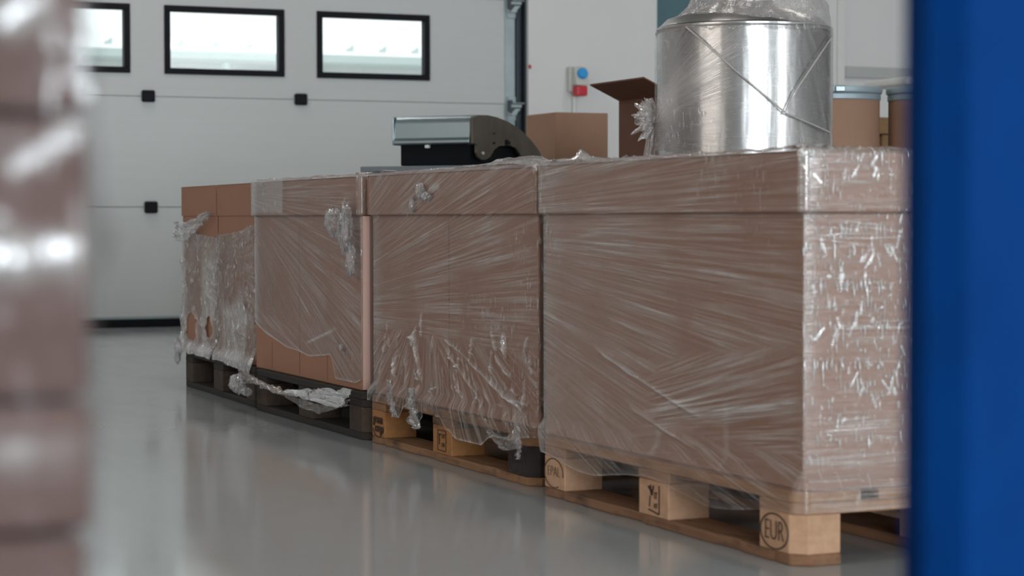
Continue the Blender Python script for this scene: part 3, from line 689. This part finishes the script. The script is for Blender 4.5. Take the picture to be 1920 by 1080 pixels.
topsheet(c2, -0.012, 0.38, -0.01, 0.98, 0.656, lambda x, y: sst(0.0, 0.05, y)*sst(0.98, 0.85, y)*(0.006*ridged(x*16, y*14, 3, 3)*0.8 + 0.028*np.exp(-((y-0.33)/0.18)**2-((x-0.12)/0.11)**2)*(0.75+0.25*ridged(x*14, y*14, 8, 2)) + 0.010*np.exp(-((y-0.72)/0.10)**2-((x-0.10)/0.09)**2)), ny=180)
blob(c2, (-0.022, 0.765, 0.605), (0.016, 0.035, 0.030), 5); blob(c2, (-0.022, 0.715, 0.588), (0.014, 0.040, 0.016), 8); blob(c2, (-0.02, 0.83, 0.565), (0.012, 0.014, 0.026), 9)
ribbon(c2, [(-0.053, 0.95, 0.06), (-0.048, 0.94, 0.0), (-0.048, 0.90, -0.045)], (0.03, 0.05, 0.03), up=(0, 1, 0), seed=3, n=30, amp=0.010)
ribbon(c2, [(-0.053, 0.77, 0.05), (-0.048, 0.775, -0.01), (-0.044, 0.755, -0.065)], (0.02, 0.055, 0.02), up=(0, 1, 0), seed=5, n=30, amp=0.016)
ribbon(c2, [(-0.054, 0.20, -0.02), (-0.058, 0.10, -0.045), (-0.054, 0.0, -0.02)], (0.012, 0.030, 0.05), seed=6, n=36, amp=0.008)
ribbon(c2, [(-0.048, 0.03, 0.01), (-0.052, 0.02, -0.04), (-0.048, 0.03, -0.075)], (0.02, 0.045, 0.02), up=(0, 1, 0), seed=9, n=26, amp=0.012)

# P3
p3t = 0.088
c3 = carton(PAL[2], 0.022, p3t, 1.125, W, 'carton third from the blue post with torn film and bare cardboard bottom', over_far=0.012)
def zl3(u, sd):   # film ends in a curved torn edge on the left face
    e = 0.225 + 0.06*((u-0.55)/0.5)**2 + 0.01*fbm(u*6, u*0, 2, 2) - 0.12*sst(0.30, 0.20, u)
    return np.where(sd <= 0.5, np.maximum(e, 0.165), 0.17)
def mb3(T, Z, SD): return np.where(SD < 0.5, 0.8*sst(0.40, 0.28, Z)*sst(0.2, 0.5, T), 0.2)
def cr3(T, Z, SD):
    l = 0.05 + 0.7*crease(T, Z, (0.16, 0.70), (0.06, 0.58), 0.08) + 0.4*sst(0.35, 0.2, T)*sst(0.34, 0.24, Z) + 0.5*sst(0.68, 0.70, Z)*sst(0.72, 0.80, T)
    return np.where(SD < 0.5, l, 0.1 + 1.0*sst(0.4, 0.55, Z))
def hz3(T, Z, SD):
    f = 0.22*sst(1.03, 1.12, T) + 0.30*np.exp(-((Z-zl3(T, SD))/0.005)**2) + 0.20*sst(0.68, 0.70, Z)*sst(0.74, 0.76, T)*sst(1.12, 1.1, T) + 0.28*crease(T, Z, (0.55, 0.26), (0.2, 0.33), 0.005)
    return np.where(SD < 0.5, f, 0.01 + 0.10*sst(0.4, 0.6, Z))
wrap(c3, 1.125, W, zl3, (1.30, 0.76, -1, 0.9), (0.1, 0.1, 1, 0.5), mb3, cr3, hz3, None, org=(0.022, p3t, 0.144), cols=(280, 60), seed=3, wrap_pallet=0.0, rows=180)
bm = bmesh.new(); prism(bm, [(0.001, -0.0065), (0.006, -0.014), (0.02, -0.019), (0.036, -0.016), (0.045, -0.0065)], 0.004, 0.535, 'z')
ep = obj('lit_end_strip', bm, simple('pale_lit_card', (0.66, 0.42, 0.35), 0.6), c3); ep['label'] = 'pale pink strip added to lighten the carton end'  # added strip, its pale colour stands in for light on the end face
for y in (0.33, 0.62, 0.93): dark_seam(c3, y, 0.01, 0.10, 0.0012)
dark_seam(c3, 0.62, 0.10, 0.5, 0.001)
blob(c3, (-0.045, 0.12, 0.515), (0.035, 0.075, 0.060), 12, haze=-0.08); blob(c3, (-0.04, 0.03, 0.50), (0.030, 0.035, 0.10), 14, haze=-0.05)
blob(c3, (-0.03, 0.015, 0.40), (0.022, 0.030, 0.07), 16)
blob(c3, (-0.012, 0.16, 0.125), (0.008, 0.018, 0.015), 18)
# twisted film drape hanging in front of the third pallet
ribbon(c3, [(-0.072, 1.10, -0.03), (-0.072, 0.99, -0.022), (-0.077, 0.80, -0.035), (-0.077, 0.55, -0.045), (-0.072, 0.28, -0.028), (-0.067, -0.06, -0.015)], (0.055, 0.050, 0.046, 0.048, 0.060, 0.065), seed=21, n=110, m=16, amp=0.012, twist=0.4, haze=0.14)
ribbon(c3, [(-0.067, 0.62, -0.05), (-0.072, 0.40, -0.066), (-0.072, 0.20, -0.070), (-0.067, -0.06, -0.028)], (0.012, 0.026, 0.030, 0.020), seed=23, n=80, m=10, amp=0.008, haze=0.0)
blob(c3, (-0.072, 1.115, -0.055), (0.03, 0.085, 0.045), 25, haze=0.1); blob(c3, (-0.067, 1.02, -0.075), (0.025, 0.07, 0.02), 27)

# P4: two half-length cartons
P4T = 0.075
c4 = carton(PAL[3], 0.022, P4T, 0.560, W, 'half-length carton on the dark pallet, touching the third carton of the row', over=0.004)
c5 = carton(PAL[3], 0.022, P4T+0.585, 0.570, W, 'half-length carton at the far end of the row with film bunched under its lid', over=0.004)
def zl4(u, sd): return np.where(sd == 0, 0.138 - 0.02*sst(0.45, 0.0, u) + 0.006*fbm(u*11, u*0, 5, 2), 0.20)
def zh4(u, sd): return np.where(sd <= 0.5, 0.600 + 0.055*(np.abs(u-0.60)/0.55) - 0.01*np.sin(u*7) + 0.02*fbm(u*5, u*0, 9, 2), 0.62)
def zl5(u, sd): return np.where(sd == 0, 0.135 + 0.008*fbm(u*11, u*0, 15, 2), 0.20)
def zh5(u, sd): return np.where(sd <= 0.5, 0.605 + 0.045*sst(0.2, 0.5, u) + 0.012*fbm(u*9, u*0, 19, 2), 0.62)
def cr4(T, Z, SD): return np.where(SD < 0.5, 0.75 + 0.5*sst(0, 0.3, vn(T*6, Z*6, 31)), 0.7)
def hz4(T, Z, SD): return np.where(SD < 0.5, 0.06 + 0.22*sst(0.20, 0.15, Z) + 0.18*sst(0.05, 0.3, vn(T*5, Z*4, 33)) + 0.14*crease(T, Z, (0.56, 0.33), (0.0, 0.30), 0.03), 0.1)
def dp4(T, Z, SD): return np.where(SD < 0.5, 0.012*(ridged(T*9, Z*9, 35, 3)-0.5), 0)
wrap(c4, 0.560, W, zl4, (0.45, 0.50, -1, 0.35), (0.0, 0.2, 1, 0.4), None, cr4, hz4, dp4, None, org=(0.022, P4T, 0.144), cols=(150, 30), rows=170, seed=4, wrap_pallet=0.026, z_hi=zh4, half=True)
def hz5(T, Z, SD): return np.where(SD < 0.5, 0.10 + 0.30*sst(0.20, 0.15, Z) + 0.20*sst(-0.1, 0.3, vn(T*6, Z*5, 43)) + 0.22*sst(0.45, 0.56, T), 0.2)
def kp5(T, Z, SD):
    hole = (((T-0.40)/0.11)**2 + ((Z-0.245)/0.05)**2 + 0.8*vn(T*20, Z*25, 4) < 1) | (((T-0.10)/0.05)**2 + ((Z-0.25)/0.04)**2 + 0.8*vn(T*20, Z*25, 6) < 1)
    return ~(hole & (SD < 0.5))
wrap(c5, 0.570, W, zl5, (0.30, 0.45, -1, 0.3), (0.5, 0.2, -1, 0.4), None, cr4, hz5, dp4, kp5, org=(0.022, P4T+0.585, 0.144), cols=(150, 30), rows=170, seed=6, wrap_pallet=0.026, z_hi=zh5, half=True)
ribbon(c5, [(-0.03, 0.03, 0.550), (-0.04, 0.15, 0.515), (-0.04, 0.34, 0.480), (-0.035, 0.54, 0.475), (-0.02, 0.60, 0.49)], (0.012, 0.045, 0.075, 0.075, 0.06), seed=41, n=70, m=18, amp=0.016, haze=0.14)
blob(c5, (-0.05, 0.46, 0.01), (0.02, 0.04, 0.06), 44, haze=0.05); blob(c5, (-0.05, 0.465, -0.03), (0.016, 0.035, 0.035), 46)

# ------------------------------------------------------------------ steel tank wrapped in film on its own pallet
TX, TY, TR = 3.50, 6.13, 0.285
pal_t = pallet((TX-0.40, TY-0.60), 0.0, 1.2, WOOD_NEW, WOOD_NEW_BLOCK, 'wooden pallet hidden behind the row, carrying the steel tank')
pal_t['group'] = 'pallets behind the row'
tk = tag(empty('steel_tank', (TX, TY, 0.144)), 'tall brushed steel tank tied up in clear film behind the front carton', 'tank')
zt = 1.296-0.144
bm = bmesh.new(); lathe(bm, [(TR-0.02, 0.0005), (TR, 0.02), (TR, zt-0.012), (TR+0.004, zt-0.006), (TR+0.004, zt), (TR-0.004, zt+0.004)], 128)
obj('tank_body', bm, STEEL, tk, True)
bm = bmesh.new(); lathe(bm, [(TR-0.004, zt+0.0045), (TR-0.03, zt+0.030), (0.12, zt+0.075), (0.10, zt+0.085), (0.10, zt+0.16), (0.095, zt+0.165)], 96)
obj('tank_top', bm, STEEL, tk, True)
md = None
az = 0.5187   # towards the camera from the tank: direction -(sin az, cos az)
def tank_pt(px_off, z, r):
    """point on the tank surface given screen offset (fraction of radius) as seen from the aisle"""
    ph = math.asin(max(-1, min(1, px_off))); d = Vector((-math.sin(az), -math.cos(az), 0)); rt = Vector((math.cos(az), -math.sin(az), 0))
    v = d*math.cos(ph) + rt*math.sin(ph); return (v.x*r, v.y*r, z)
def ph_of(u): return u
# film round the body: u is the angle from the aisle-facing line, positive to the right
nr, nc = 150, 260
ph = np.linspace(-1.62, 1.9, nc)[None, :]; zz = np.linspace(0.02, 1, nr)[:, None]*zt
rad = TR + 0.007 + 0.0012*ridged(ph*3, zz*6, 51, 2) + 0.004*np.maximum(0, fbm(ph*2, zz*3, 53, 1))
dx, dy = -math.sin(az), -math.cos(az); rx, ry = math.cos(az), -math.sin(az)
cph, sph = np.cos(ph), np.sin(ph)
Pt = np.stack(np.broadcast_arrays((dx*cph+rx*sph)*rad, (dy*cph+ry*sph)*rad, zz), -1)
uu = np.broadcast_to(ph*TR, zz.shape[:1]+(nc,)); zb = np.broadcast_to(zz, uu.shape)
faT = fan(uu, zb, (-0.48, 0.80, 1, 0.5)); fbT = fan(uu, zb, (0.10, 1.35, 1, 0.5)); fl = np.stack([uu, zb], -1)
mbT = sst(-0.05, 0.12, uu)*0.9; crT = 0.1 + 0.7*sst(0.05, 0.3, vn(uu*6, zb*5, 55)) + 0.5*sst(0.35, 0.45, uu)
hzT = 0.22*crease(uu, zb, (-0.44, 0.83), (0.02, 1.10), 0.045) + 0.16*crease(uu, zb, (-0.44, 0.80), (-0.02, 0.98), 0.05) + 0.12*sst(0.05, 0.35, vn(uu*4, zb*3, 57)) + 0.3*sst(1.15, 1.4, ph) + 0.10*crease(uu, zb, (0.05, 1.1), (0.22, 0.75), 0.03)
hzT = hzT + 0*uu
# the lower left of the tank stays bare
keepT = ~((zb < 0.74 + 0.45*(uu+0.30)*np.where(uu > -0.3, -0.5, -0.2)) & (uu < 0.02)) & ~((zb < 0.62) & (uu >= 0.02) & (uu < 0.08)) & ~((zb < 0.56+0.35*(uu-0.08)) & (uu >= 0.08))
sheet_mesh('film_wrap', Pt, faT, fbT, fl, mbT, crT, hzT, keepT, FILM_TANK, tk)
# gathered cap over the top
nr, nc = 80, 200
a = np.linspace(0, 2*math.pi, nc)[None, :]; k = np.linspace(0, 1, nr)[:, None]
ca, sa = np.cos(a), np.sin(a)
wl = 0.5 - 0.5*(ca*rx + sa*ry)
rr = TR*(1.022 - (0.07+0.31*wl)*np.minimum(1, k/0.29)**0.85 - 0.62*np.maximum(0, k-0.29)**1.1) + 0.008*ridged(ca*5+9, sa*5+k*4, 61, 3)*(0.2+k) + 0.015*fbm(ca*3+4, sa*3+k*3, 63, 3)*sst(0, 0.2, k)
zc = zt - 0.022*(1-k)*(0.4+0.6*ridged(ca*2.5, sa*2.5, 66, 1)) + 0.27*k**0.95 + 0.015*ridged(ca*6+k*3, sa*6, 67, 3)*k - 0.004
Pc = np.stack(np.broadcast_arrays(ca*rr, sa*rr, zc), -1); flc = np.stack(np.broadcast_arrays(a*TR, k*0.4), -1)
sheet_mesh('film_cap', Pc, flc[..., ::-1], flc+3, flc, np.full((nr, nc), 0.4), np.full((nr, nc), 0.9), np.broadcast_to(0.10+0.14*k, (nr, nc)), None, FILM_THICK, tk)
# tied-off bunch on the left and the tail of film running down from it
bx = Vector(tank_pt(-1.0, 0, TR+0.03))
for (a0, a1, ln, tilt, sd) in ((95, 262, 0.088, 0.00, 71), (110, 235, 0.072, -0.022, 73), (120, 250, 0.060, 0.022, 75), (70, 150, 0.050, -0.012, 77)):
    nr, nc = 26, 150
    k = np.linspace(0.03, 1, nr)[:, None]; an = np.radians(np.linspace(a0, a1, nc))[None, :]
    edge = ln*(0.82 + 0.35*fbm(an*6, an*0+sd, sd, 3) + 0.07*np.sin(an*17+sd))
    r1 = k*edge; fold = (0.40*np.sin(an*12+sd) + 0.5*fbm(an*9, k*2.5, sd+2, 3))*r1*0.42 + tilt*k
    sx = -TR*1.0 - 0.004 + np.cos(an)*r1*0.95; sz = 0.855 + np.sin(an)*r1 + 0.006*fbm(an*5, k*4, sd+4, 2)
    dep = 0.03 + fold
    Pf = np.stack(np.broadcast_arrays(rx*sx + dx*dep, ry*sx + dy*dep, sz), -1); fu = np.stack(np.broadcast_arrays(an*0.08, k*ln), -1)
    sheet_mesh('film_bunch', Pf, fu, fu+2, fu, np.zeros((nr, nc)), np.full((nr, nc), 0.5), np.broadcast_to(0.10+0.12*k, (nr, nc)), None, FILM_THICK, tk)
blob(tk, (rx*(-TR-0.002)+dx*0.03, ry*(-TR-0.002)+dy*0.03, 0.85), (0.022, 0.022, 0.024), 79, name='film_knot', haze=0.15)
nr, nc = 60, 40
k = np.linspace(0, 1, nr)[:, None]; s = np.linspace(0, 1, nc)[None, :]
wdn = 0.02 + 0.13*k
px = -TR - 0.006 + (s-0.72)*wdn - 0.010*np.sin(s*9+3*k) 
pz = 0.845 - 0.52*k + 0*s
fold = 0.012*np.sin(s*26+k*2)*k
Pd = np.stack(np.broadcast_arrays(rx*px + dx*(0.02+fold), ry*px + dy*(0.02+fold), pz), -1); fld = np.stack(np.broadcast_arrays(s*wdn*2, pz), -1)
sheet_mesh('film_tail', Pd, fld[..., ::-1], fld+2, fld, np.zeros((nr, nc)), np.full((nr, nc), 0.3), np.full((nr, nc), 0.06), None, FILM_THICK, tk)
# taut strings of rolled film
CORD = film_mat('film_cord', h0=0.45, gl0=0.2)
def cord(pp, r0):
    pts = []
    for (u0, z0), (u1, z1) in zip(pp, pp[1:]):
        for i in range(12):
            k = i/12; pts.append(tank_pt(u0+(u1-u0)*k, z0+(z1-z0)*k, TR+0.012))
    bm = bmesh.new(); tube(bm, pts, r0, 6); o = obj('film_cord', bm, CORD, tk, True); return o
cord([(-0.62, 1.14), (-0.05, 0.985), (0.45, 0.86), (0.98, 0.80)], 0.003)
cord([(0.97, 1.12), (0.55, 0.93), (0.42, 0.85)], 0.003)

# ------------------------------------------------------------------ fibre drums and the rest behind the tank
def tone(a): return a
FIBRE = cardboard('fibre_board', (0.36, 0.215, 0.145))
def drum(x, y, label, ztop=1.205, h=0.90, r=0.200):
    t = tag(empty('fibre_drum', (x, y, ztop-h)), label, 'drum', 'fibre drums behind the steel tank')
    bm = bmesh.new(); lathe(bm, [(r, 0.0006), (r, h-0.055)], 80); obj('drum_body', bm, FIBRE, t, True)
    bm = bmesh.new(); lathe(bm, [(r+0.001, h-0.0549), (r+0.004, h-0.052), (r+0.004, h-0.034), (r+0.001, h-0.030)], 80); obj('lower_band', bm, RIM, t, True)
    bm = bmesh.new(); lathe(bm, [(r+0.002, h-0.0298), (r+0.009, h-0.025), (r+0.011, h-0.014), (r+0.009, h-0.003), (r+0.003, h), (r-0.01, h-0.001), (r-0.02, h-0.006)], 80); obj('lid_ring', bm, RIM, t, True)
    a = -1.95
    cl = boxo('clamp', (-0.02, 0.02, -0.009, 0.009, h-0.027, h-0.004), GALV, t, 0.003); cl.location = ((r+0.013)*math.cos(a), (r+0.013)*math.sin(a), 0); cl.rotation_euler = (0, 0, a+math.pi/2)
    return t
drum(4.679, 7.477, 'brown fibre drum with clamped grey rim right beside the steel tank')
drum(5.083, 7.301, 'brown fibre drum half hidden by the blue post')
for k in range(2):
    pd = pallet((4.47, 6.98), 0.0, 1.0 if False else 1.2, WOOD_NEW, WOOD_NEW_BLOCK, 'wooden pallet stacked under the fibre drums, behind the row')
    pd.location.z = 0.1445*k; pd['group'] = 'pallets behind the row'
# wooden trestle between the drums
tr = tag(empty('wooden_trestle', (5.40, 8.15, 0)), 'small wooden trestle seen in the gap between the two drums', 'trestle')
WOOD_TAN = wood('pine_tan', (0.42, 0.25, 0.12), (0.34, 0.20, 0.10), 'x', 0.2)
boxo('top_beam', (-0.10, 0.42, -0.05, 0.05, 1.05, 1.125), WOOD_TAN, tr, 0.004)
boxo('lower_beam', (-0.06, 0.40, -0.02, 0.02, 0.40, 0.46), WOOD_TAN, tr, 0.003)
for x in (-0.045, 0.36): boxo('leg', (x, x+0.045, -0.03, 0.03, 0, 1.05), WOOD_TAN, tr, 0.003)
# white tub with a flared rim
tb = tag(empty('plastic_tub', (6.44, 9.05, 0)), 'tall white plastic tub with a wide flared rim behind the drums', 'tub')
bm = bmesh.new(); prism(bm, [(-0.14, 0.0005), (0.30, 0.0005), (0.36, 1.33), (-0.20, 1.33)], -0.17, 0.17, 'y', 0.02); obj('tub_body', bm, WHITE_PLASTIC, tb)
bm = bmesh.new(); box(bm, -0.46, 0.46, -0.20, 0.20, 1.331, 1.372, 0.014, 3); obj('tub_rim', bm, WHITE_PLASTIC, tb)
# grey cabinet with the machine on it, both turned towards the aisle
MR = -0.8286
wbk = tag(empty('machine_cabinet', (3.529, 8.574, 0), MR), 'grey steel cabinet behind the row carrying the silver hooded machine', 'cabinet')
boxo('cabinet_body', (-0.53, 0.05, 0.02, 0.86, 0.06, 0.8795), GREY_PAINT, wbk, 0.003)
boxo('cabinet_top', (-0.55, 0.07, 0.0, 0.88, 0.88, 0.905), GREY_PAINT, wbk, 0.003)
boxo('plinth', (-0.50, 0.02, 0.05, 0.83, 0.0, 0.0595), BLACK, wbk)
mc = tag(empty('bench_machine', (3.529, 8.574, 0.905), MR), 'machine with silver hood over a black body and curved brown side plate', 'machine')
SILVER = simple('silver_sheet', (0.27, 0.33, 0.36), 0.38, 0.85)
boxo('machine_body', (-0.353, -0.012, 0.012, 0.62, 0.0006, 0.094), BLACK, mc, 0.004)
bm = bmesh.new(); pr = [(-0.004, 0.092), (-0.016, 0.098), (-0.016, 0.112), (-0.004, 0.120), (-0.002, 0.190), (0.006, 0.206), (0.022, 0.218), (0.05, 0.222), (0.24, 0.218), (0.24, 0.0945), (0.02, 0.0945), (0.02, 0.0915)]
prism(bm, pr, -0.375, -0.003, 'x', 0.003); obj('hood', bm, SILVER, mc)
boxo('hood_end', (-0.383, -0.3755, -0.012, 0.24, 0.092, 0.218), SILVER, mc, 0.003)
boxo('latch', (-0.222, -0.202, -0.012, 0.010, 0.077, 0.0915), WHITE_PLASTIC, mc, 0.003)
poly = [(-0.006, 1.111), (0.046, 1.126), (0.151, 1.13), (0.258, 1.124), (0.392, 1.107), (0.518, 1.077), (0.633, 1.035), (0.724, 0.991), (0.783, 0.951), (0.777, 0.93), (0.574, 0.925), (0.517, 0.959), (0.46, 0.996), (0.392, 1.004), (0.27, 0.998), (0.221, 0.981), (0.18, 0.945), (0.138, 0.932), (0.091, 0.928), (0.05, 0.94), (0.033, 0.961), (0.039, 1.0), (-0.007, 0.999)]
poly = [(a, b-0.905) for a, b in poly]
bm = bmesh.new(); prism(bm, poly, 0.0, 0.012, 'x', 0.002); sp = obj('side_plate', bm, BRONZE, mc)
bm = bmesh.new(); top = poly[3:9]
for (a, b) in zip(top, top[1:]):
    prism(bm, [(a[0], a[1]), (b[0], b[1]), (b[0]-0.006, b[1]-0.008), (a[0]-0.003, a[1]-0.008)], -0.375, -0.0005, 'x')
obj('curved_cover', bm, BRONZE, mc)
bm = bmesh.new(); tube(bm, [(0.0121, 0.091, 0.054), (0.020, 0.091, 0.054)], 0.007, 12); obj('bolt', bm, WHITE_PLASTIC, sp)
bm = bmesh.new()
for (yy, zz_, w_, h_) in ((0.216, 0.103, 0.012, 0.004), (0.355, 0.110, 0.018, 0.012), (0.216, 0.146, 0.008, 0.003), (0.386, 0.109, 0.006, 0.007)):
    box(bm, 0.0121, 0.0135, yy-w_, yy+w_, zz_-h_, zz_+h_)
obj('slot', bm, BLACK, sp)
# tall closed carton
cc = tag(empty('cardboard_carton', (4.316, 9.40, 0)), 'plain closed brown carton below the wall socket, behind the brown side plate', 'box')
boxo('carton_body', (0, 0.285, 0, 0.36, 0.0005, 1.19), CARD_BG, cc, 0.003)
boxo('flap_seam', (0.002, 0.283, 0.178, 0.182, 1.1898, 1.1906), CARD_DARK, cc)
# open carton with a raised flap, standing on a pallet
pal_o = pallet((3.86, 7.25), 0.0, 1.2, WOOD_NEW, WOOD_NEW_BLOCK, 'wooden pallet under the open carton, behind the row')
pal_o.location = (3.655, 7.22, 0); pal_o['group'] = 'pallets behind the row'
oc = tag(empty('cardboard_carton', (3.923, 7.42, 0.144)), 'open brown carton with one flap folded out, left of the steel tank', 'box')
H = 1.158-0.144
bm = bmesh.new(); th_ = 0.005
box(bm, 0, th_, 0, 0.493, 0.0055, H); box(bm, 0.34-th_, 0.34, 0, 0.493, 0.0055, H); box(bm, th_, 0.34-th_, 0, th_, 0.0055, H); box(bm, th_, 0.34-th_, 0.493-th_, 0.493, 0.0055, H); box(bm, 0, 0.34, 0, 0.493, 0.0005, 0.0055)
obj('carton_body', bm, CARD_DARK, oc)
bm = bmesh.new(); prism(bm, [(0.0, H), (0.0, H+0.006), (-0.135, H+0.068), (-0.135, H+0.062)], 0.0, 0.49, 'y')
bmesh.ops.rotate(bm, verts=bm.verts, cent=(0, 0, 0), matrix=Matrix.Identity(3))
obj('flap', bm, CARD_DARK, oc)
bm = bmesh.new(); prism(bm, [(0.34, H), (0.34, H+0.006), (0.47, H-0.03), (0.47, H-0.036)], 0.0, 0.49, 'y'); obj('flap', bm, CARD_DARK, oc)

# wall socket
ws = tag(empty('wall_socket', (6.03, YB-0.08, 1.50)), 'grey wall socket with blue and red covers on the white wall', 'socket')
boxo('back_box', (-0.05, 0.045, -0.05, 0.0, 0.015, 0.185), SOCKET_GREY, ws, 0.008, 2)
bm = bmesh.new(); prism(bm, [(-0.05, 0.06), (-0.125, 0.055), (-0.115, 0.085), (-0.085, 0.175), (-0.05, 0.183)], -0.03, 0.06, 'x', 0.004); obj('front_housing', bm, SOCKET_GREY, ws)
bm = bmesh.new(); lathe(bm, [(0.036, 0.0), (0.036, 0.022), (0.030, 0.026)], 24); bmesh.ops.rotate(bm, verts=bm.verts, cent=(0, 0, 0), matrix=Matrix.Rotation(R(72), 3, 'X')); bmesh.ops.translate(bm, verts=bm.verts, vec=(0.018, -0.098, 0.132)); obj('blue_cover', bm, SOCKET_BLUE, ws); ws.children[-1]['label'] = 'round blue cover'
bm = bmesh.new(); box(bm, -0.028, 0.05, -0.125, -0.045, -0.015, 0.054, 0.01, 2); rc = obj('red_cover', bm, SOCKET_RED, ws); rc['label'] = 'red socket'
bm = bmesh.new(); tube(bm, [(0.0, -0.02, 0.016), (0.0, -0.02, -1.50)], 0.013, 12); obj('conduit', bm, WHITE_PLASTIC, ws)
lamp = tag(boxo('red_speck', (5.701, 5.719, YB-0.092, YB-0.08, 1.665, 1.69), SOCKET_RED, None, 0.004), 'tiny red speck on the wall edge beside the door track', 'lamp')  # small red speck added on the wall edge, gives off no light

# ------------------------------------------------------------------ foreground: wrapped load on the left, blue steel post on the right
fg = tag(empty('wrapped_load', (-0.393, 0.962, 0)), 'blurred wrapped cardboard load at the left edge close to the camera', 'load')
bm = bmesh.new()
zs = [0.0005, 0.20, 0.40, 0.529, 0.590, 0.72, 0.86, 1.0, 1.14]
for i, (a, b) in enumerate(zip(zs, zs[1:])):
    j = 0.003*math.sin(i*2.3); box(bm, 0.0+j, 0.60+j*0.6, 0, 0.62, a, b-0.003, 0.004, 2)
obj('cardboard_layers', bm, simple('cardboard_mauve', (0.150, 0.078, 0.066), 0.7, noise=0.14, nscale=(14, 14, 30)), fg)
FILM_FG = film_mat('stretch_film_near', h0=0.0, hs=0.12, hc=0.35, gl0=0.0, gls=0.14, rough=0.25, bump=0.5, sa=(5, 70), flat=(50, 22))
def zlf(u, sd): return 0.12 + 0*u
def hzf(T, Z, SD):
    x = -T
    f = 0.55*crease(x, Z, (0.50, 0.648), (0.60, 0.656), 0.011) + 0.35*crease(x, Z, (0.555, 0.755), (0.585, 0.775), 0.010) + 0.25*crease(x, Z, (0.56, 0.69), (0.60, 0.715), 0.006) + 0.16*crease(x, Z, (0.5, 0.565), (0.6, 0.565), 0.012)
    return np.where((SD > 0.5) & (SD < 1.6), f, 0.05)
def dpf(T, Z, SD):
    x = -T
    g = 0.006*crease(x, Z, (0.50, 0.648), (0.60, 0.656), 0.012) + 0.004*crease(x, Z, (0.555, 0.755), (0.585, 0.775), 0.010) + 0.0015*ridged(x*22, Z*22, 91, 2)*sst(0.58, 0.66, Z)
    return np.where((SD > 0.5) & (SD < 1.6), g, 0) + np.where((SD > 1.4) & (SD < 2.1), 0.006*np.exp(-((Z-0.662)/0.015)**2) + 0.0015*ridged(Z*26, T*3, 93, 2), 0)
old = LID_Z
LID_Z = 3.0
wrap(fg, 0.62, 0.60, zlf, (0.9, 0.6, 1, 1.0), (-2.0, 0.9, 1, 1.0), lambda T, Z, SD: 0.3+0*Z, lambda T, Z, SD: 0.06+0.5*sst(0.62, 0.68, Z), hzf, dpf, ztop=1.13, cols=(40, 260), rows=300, top_in=0.0, lid_off=0.0, seed=8, wrap_pallet=0.0, mat=FILM_FG)
LID_Z = old
bp = tag(empty('steel_post', (0.651, 0.930, 0)), 'blurred blue steel post at the right edge close to the camera', 'post')
bm = bmesh.new()
prism(bm, [(0, 0.016), (0.016, 0), (0.13, 0), (0.13, 0.036), (0.127, 0.036), (0.127, 0.003), (0.017, 0.003), (0.003, 0.017), (0.003, 0.036), (0, 0.036)], 0.006, 3.2, 'z', 0.0)
obj('post_profile', bm, BLUE, bp)
boxo('base_plate', (-0.02, 0.15, -0.03, 0.066, 0.0, 0.0058), BLUE, bp)
for x in (0.02, 0.11):
    bm = bmesh.new(); tube(bm, [(x, -0.018, 0.0059), (x, -0.018, 0.018)], 0.008, 6); obj('anchor_bolt', bm, GALV, bp)
